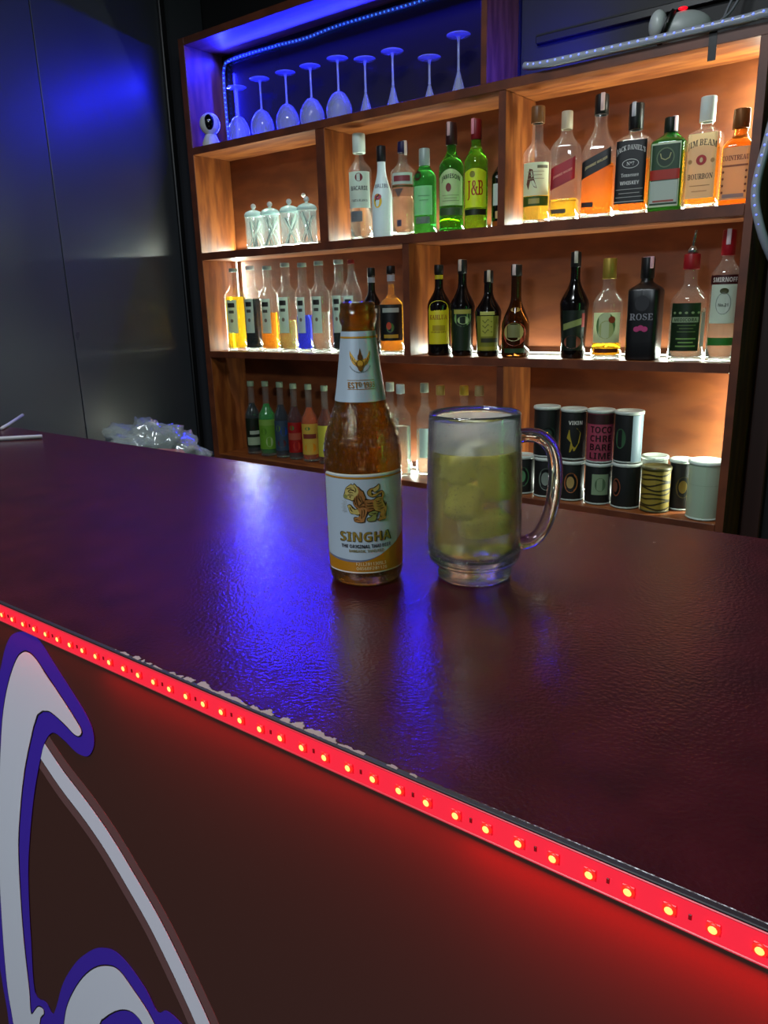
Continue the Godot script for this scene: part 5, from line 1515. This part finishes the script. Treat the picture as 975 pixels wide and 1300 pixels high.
func build_cans() -> void:
	var black := Color(0.055, 0.065, 0.06)
	var emblem := func(c: Color, c2: Color, dx := 0.0, rx := 0.020, ry := 0.030):
		return func(st, s, H, r):
			shape_on(st, s, oval(Vector2(dx, H * 0.47), rx, ry), 0.0006, c)
			shape_on(st, s, oval(Vector2(dx, H * 0.47), rx * 0.82, ry * 0.82), 0.0009, black)
			shape_on(st, s, oval(Vector2(dx - 0.002, H * 0.48), rx * 0.55, ry * 0.6), 0.0012, c2)
	can_cooler("black can cooler with green round emblem, bottom row, beside the divider", -1.046, B4, 0.118, 0.0350, -2.06, black, emblem.call(Color(0.22, 0.36, 0.24), Color(0.30, 0.46, 0.32)))
	can_cooler("black can cooler with grey emblem in the bottom row, seen through the mug handle", -0.968, B4, 0.120, 0.0355, -2.06, black, emblem.call(Color(0.38, 0.42, 0.38), Color(0.44, 0.48, 0.44), 0.0, 0.022, 0.034))
	can_cooler("black can cooler with orange ring emblem in the bottom row", -0.888, B4, 0.118, 0.0370, -2.06, black, emblem.call(Color(0.58, 0.34, 0.18), Color(0.60, 0.50, 0.30)))
	can_cooler("black can cooler with pale square picture in the bottom row", -0.805, B4, 0.120, 0.0370, -2.06, black, func(st, s, H, r):
		patch(st, s, H * 0.25, H * 0.75, -0.018, 0.030, 0.0006, Color(0.46, 0.54, 0.42))
		shape_on(st, s, oval(Vector2(0.006, H * 0.5), 0.015, 0.020), 0.0010, Color(0.28, 0.36, 0.26)))
	can_cooler("black can cooler with copper oval at its left, bottom row, left of the gold one", -0.724, B4, 0.128, 0.0390, -2.06, black, emblem.call(Color(0.46, 0.26, 0.18), Color(0.40, 0.24, 0.18), -0.028, 0.014, 0.026))
	can_cooler("gold and black tiger-striped can cooler in the bottom row", -0.641, B4, 0.126, 0.0380, -2.06, Color(0.56, 0.48, 0.16), func(st, s, H, r):
		for k in 8:
			var sl: float = 0.010 * (1 if k % 2 else -0.6)
			var wave := func(u): return sl * (u - 0.5) + 0.0030 * sin(u * 8.0 + k * 1.7)
			patch(st, s, H * (0.08 + 0.105 * k), H * (0.08 + 0.105 * k) + 0.0046, -0.055, 0.055, 0.0006, Color(0.20, 0.17, 0.06), wave, wave, 28, 1), Color(0.30, 0.28, 0.14))
	can_cooler("white-lidded can cooler standing behind the gold striped one", -0.672, B4, 0.139, 0.0350, -2.138, Color(0.62, 0.66, 0.62), null, Color(0.85, 0.92, 0.86))
	can_cooler("black can cooler with gold lion mark between the striped and the white one", -0.589, B4, 0.142, 0.0310, -2.112, black, emblem.call(Color(0.30, 0.26, 0.10), Color(0.44, 0.36, 0.14), 0.008), Color(0.85, 0.92, 0.86))
	can_cooler("plain pale green-white can cooler at the right end of the bottom row", -0.511, B4, 0.156, 0.0425, -2.055, Color(0.62, 0.70, 0.60), func(st, s, H, r):
		patch(st, s, H * 0.60, H * 0.605, -0.05, 0.05, 0.0005, Color(0.52, 0.60, 0.51)), Color(0.86, 0.94, 0.88))
	can_cooler("black can cooler with faint leaf emblem, topmost left of the stacked row", -0.971, B4 + 0.1212, 0.150, 0.0368, -2.06, black, emblem.call(Color(0.16, 0.22, 0.19), Color(0.18, 0.25, 0.22), 0.004, 0.024, 0.022))
	can_cooler("black can cooler with gold emblem and white capitals in the upper row", -0.887, B4 + 0.1212, 0.148, 0.0358, -2.06, black, func(st, s, H, r):
		lettering(st, s, "VIKIN", Vector2(0.006, H * 0.74), 0.015, 0.0006, Color(0.80, 0.80, 0.76), 0.040)
		shape_on(st, s, PackedVector2Array([Vector2(-0.010, H * 0.16), Vector2(0.006, H * 0.20), Vector2(0.018, H * 0.36), Vector2(0.022, H * 0.54), Vector2(0.010, H * 0.64), Vector2(-0.012, H * 0.60), Vector2(-0.018, H * 0.44), Vector2(-0.006, H * 0.36)]), 0.0006, Color(0.58, 0.50, 0.16)))
	can_cooler("pink can cooler covered in big black capitals in the upper row", -0.8055, B4 + 0.1212, 0.150, 0.0368, -2.06, Color(0.58, 0.22, 0.30), func(st, s, H, r):
		patch(st, s, H * 0.74, H * 0.92, -0.060, 0.060, 0.0005, Color(0.20, 0.11, 0.12))
		var rows := ["TOCO", "CHRE", "BARE", "LIME"]
		for k in 4:
			lettering(st, s, rows[k], Vector2(0.002, H * (0.64 - 0.165 * k)), 0.025, 0.0008, Color(0.15, 0.05, 0.07), 0.062))
	can_cooler("black and silver can cooler at the right end of the upper row", -0.725, B4 + 0.1292, 0.143, 0.0375, -2.06, black, func(st, s, H, r):
		shape_on(st, s, oval(Vector2(-0.022, H * 0.48), 0.016, 0.028), 0.0006, Color(0.20, 0.32, 0.22))
		patch(st, s, H * 0.03, H * 0.93, 0.010, 0.052, 0.0006, Color(0.50, 0.58, 0.62)))

# ------------------------------------------------------------------ top row
func build_top_row() -> void:
	var g := "upside-down stem glasses on the top shelf"
	var mat := thin_glass(Color(0.85, 0.9, 1.0, 0.30))
	var spec := [[-2.235, 2.024, 0.038, 1], [-2.115, 2.031, 0.040, 1], [-1.991, 2.028, 0.040, 1], [-1.877, 2.0265, 0.041, 1], [-1.758, 2.027, 0.042, 1], [-1.646, 2.004, 0.030, 0], [-1.538, 2.005, 0.031, 0], [-1.4025, 1.962, 0.026, 0], [-1.301, 2.001, 0.031, 0]]
	var names := ["upside-down wine glass nearest the blue rope light's left corner", "second upside-down wine glass from the left end of the top shelf", "third upside-down wine glass from the left end of the top shelf", "fourth upside-down wine glass from the left end of the top shelf", "largest upside-down wine glass, last of the round-bowled ones", "upside-down narrow cocktail glass right after the round-bowled wine glasses", "upside-down narrow glass between two others, with tall thin stem", "shortest upside-down glass on the top shelf", "upside-down glass nearest the right side of the top compartment"]
	for i in spec.size():
		var s: Array = spec[i]
		var H: float = s[1] - B1
		var rb: float = s[2]
		var o := thing("wine_glass" if s[3] else "cocktail_glass", names[i], "glass", Vector3(s[0], B1 + 0.0005, -2.10), 0.0, g)
		var bowl := []
		if s[3]:
			for k in 11:
				var t := k / 10.0
				bowl.append(Vector2(rb * (0.80 + 0.20 * sin(PI * minf(1.0, t * 1.15))) * sqrt(maxf(0.0, 1.0 - pow(maxf(0.0, (t - 0.25) / 0.75), 2.6))) + 0.0036 * t, H * 0.52 * t))
		else:
			for k in 9:
				var t := k / 8.0
				bowl.append(Vector2(lerpf(rb, 0.0036, pow(t, 0.75)), H * 0.46 * t))
		var hb: float = bowl[-1].y
		obj("bowl", lathe(bowl, 28), mat, o)
		obj("stem", lathe([Vector2(0.0042, hb), Vector2(0.0034, hb + 0.012), Vector2(0.0032, H - 0.02), Vector2(0.0050, H - 0.008), Vector2(0.008, H - 0.0045)], 14), thin_glass(Color(0.85, 0.9, 1.0, 0.40)), o)
		obj("foot", lathe([Vector2(0.006, H - 0.0050), Vector2(0.020, H - 0.0036), Vector2(0.0345, H - 0.0020), Vector2(0.0350, H - 0.0008), Vector2(0.0340, H), Vector2(0, H)], 28), thin_glass(Color(0.85, 0.9, 1.0, 0.42)), o)
	# little security camera
	var cam := thing("security_camera", "small white ball-headed security camera at the left end of the top shelf", "camera", Vector3(-2.336, B1 + 0.0005, -2.05), 0.62)
	var white := plain(Color(0.86, 0.87, 0.85), 0.35)
	obj("base", lathe([Vector2(0, 0), Vector2(0.030, 0), Vector2(0.0325, 0.003), Vector2(0.031, 0.018), Vector2(0.025, 0.032), Vector2(0.019, 0.044), Vector2(0.0, 0.048)], 28), white, cam)
	obj("head", ball(Vector3(0, 0.080, 0), Vector3(0.037, 0.038, 0.034), 28, 18), white, cam)
	var lens := obj("lens_face", ball(Vector3(0.004, 0.082, 0.0245), Vector3(0.0185, 0.0265, 0.012), 24, 14), plain(Color(0.02, 0.02, 0.025), 0.12), cam)
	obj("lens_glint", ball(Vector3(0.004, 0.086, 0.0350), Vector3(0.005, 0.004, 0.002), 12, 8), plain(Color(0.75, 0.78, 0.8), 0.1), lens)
	# the white device on the open top at the right
	var dv := thing("projector_lamp", "grey white rounded device with black band and red indicator on the open shelf top", "device", Vector3(-0.672, B1 + 0.0005, -2.095), 0.35)
	obj("body", ball(Vector3(0.012, 0.050, 0), Vector3(0.062, 0.040, 0.042), 28, 16), plain(Color(0.62, 0.65, 0.64), 0.4), dv)
	obj("nose", ball(Vector3(-0.050, 0.064, 0.004), Vector3(0.022, 0.034, 0.034), 24, 14), plain(Color(0.70, 0.73, 0.72), 0.35), dv)
	obj("black_band", lathe([Vector2(0.034, -0.006), Vector2(0.039, -0.005), Vector2(0.040, 0.005), Vector2(0.036, 0.006)], 28), plain(Color(0.03, 0.03, 0.03), 0.4), dv, Vector3(-0.030, 0.058, 0.002)).rotation = Vector3(0, 0, 1.15)
	obj("foot_block", box(Vector3(-0.02, 0.0, -0.025), Vector3(0.05, 0.018, 0.025), 0.003), plain(Color(0.06, 0.06, 0.06), 0.5), dv)
	obj("red_indicator", ball(Vector3(0.004, 0.092, 0.014), Vector3(0.011, 0.004, 0.006), 14, 8), glow(Color(1.0, 0.03, 0.12), 1.4, Color(0.6, 0.1, 0.1)), dv)
	for k in 2:
		obj("cable", tube(smooth_path([Vector3(0.060, 0.035, 0.006 * k), Vector3(0.088, 0.048 + 0.01 * k, 0.0), Vector3(0.105 + 0.012 * k, 0.085, -0.01), Vector3(0.125 + 0.016 * k, 0.150, -0.02), Vector3(0.130 + 0.016 * k, 0.30, -0.03)], 5), 0.0032, 8), plain(Color(0.42, 0.43, 0.46), 0.5), dv)
	# the strip of tape and the loose stick
	tag(obj("tape_strip", box(Vector3(-0.5735, B1 - 0.055, -1.9985), Vector3(-0.5555, B1 + 0.004, -1.9970), 0.0004), plain(Color(0.05, 0.05, 0.05), 0.35)), "strip of black tape hanging from the shelf edge above the bourbon bottle", "tape")

# ------------------------------------------------------------------ small things at the far end of the bar
func build_small_things() -> void:
	var paper := plain(Color(0.62, 0.60, 0.62), 0.6)
	tag(obj("drinking_straw", tube([Vector3(-1.395, BAR + 0.0042, -0.575), Vector3(-1.34, BAR + 0.0042, -0.632), Vector3(-1.289, BAR + 0.0042, -0.686)], 0.0037, 10), paper), "pale drinking straw lying flat on the far left end of the bar", "straw")
	tag(obj("stirring_stick", tube([Vector3(-1.46, BAR + 0.0036, -0.700), Vector3(-1.505, BAR + 0.0036, -0.738), Vector3(-1.592, BAR + 0.0060, -0.812)], 0.0032, 10), paper), "pale stick poking out over the far edge of the bar at left", "stick")
	# plastic bag on the service board
	var o := thing("plastic_bag", "crumpled clear plastic bag of snacks behind the far edge of the bar", "bag", Vector3(-1.55, 0.8805, -1.10))
	var nz := FastNoiseLite.new()
	nz.seed = 4
	nz.frequency = 9.0
	nz.fractal_octaves = 4
	var st := start()
	var seg := 56
	var rg := 26
	for i in rg:
		for j in seg:
			var v := []
			for q in [[i, j], [i, j + 1], [i + 1, j + 1], [i + 1, j]]:
				var la: float = -PI / 2 + PI * q[0] / rg
				var lo: float = TAU * (q[1] % seg) / seg
				var d := Vector3(cos(la) * sin(lo), sin(la), cos(la) * cos(lo))
				var f := 1.0 + 0.55 * nz.get_noise_3dv(d * 0.22) + 0.30 * absf(nz.get_noise_3dv(d * 0.6))
				var p := d * f * Vector3(0.125, 0.062, 0.085)
				p.y = maxf(p.y + 0.050 - 0.10 * p.x * (1.0 if p.y > 0 else 0.0), 0.0)
				v.append(p)
			quad(st, v[0], v[1], v[2], v[3])
	var film := StandardMaterial3D.new()
	film.albedo_color = Color(0.62, 0.66, 0.64, 0.34)
	film.roughness = 0.14
	film.transparency = BaseMaterial3D.TRANSPARENCY_ALPHA
	film.metallic_specular = 0.8
	obj("film", done(st), film, o)
	obj("snack_packet", box(Vector3(-0.03, 0.005, -0.03), Vector3(0.05, 0.055, 0.03), 0.008), plain(Color(0.70, 0.10, 0.06), 0.5), o, Vector3(0.03, 0.002, 0.0)).rotation = Vector3(0, 0.4, 0.0)
	obj("snack_packet", box(Vector3(-0.025, 0.005, -0.02), Vector3(0.025, 0.058, 0.02), 0.008), plain(Color(0.70, 0.62, 0.10), 0.5), o, Vector3(0.095, 0.002, 0.015)).rotation = Vector3(0, -0.3, 0.0)
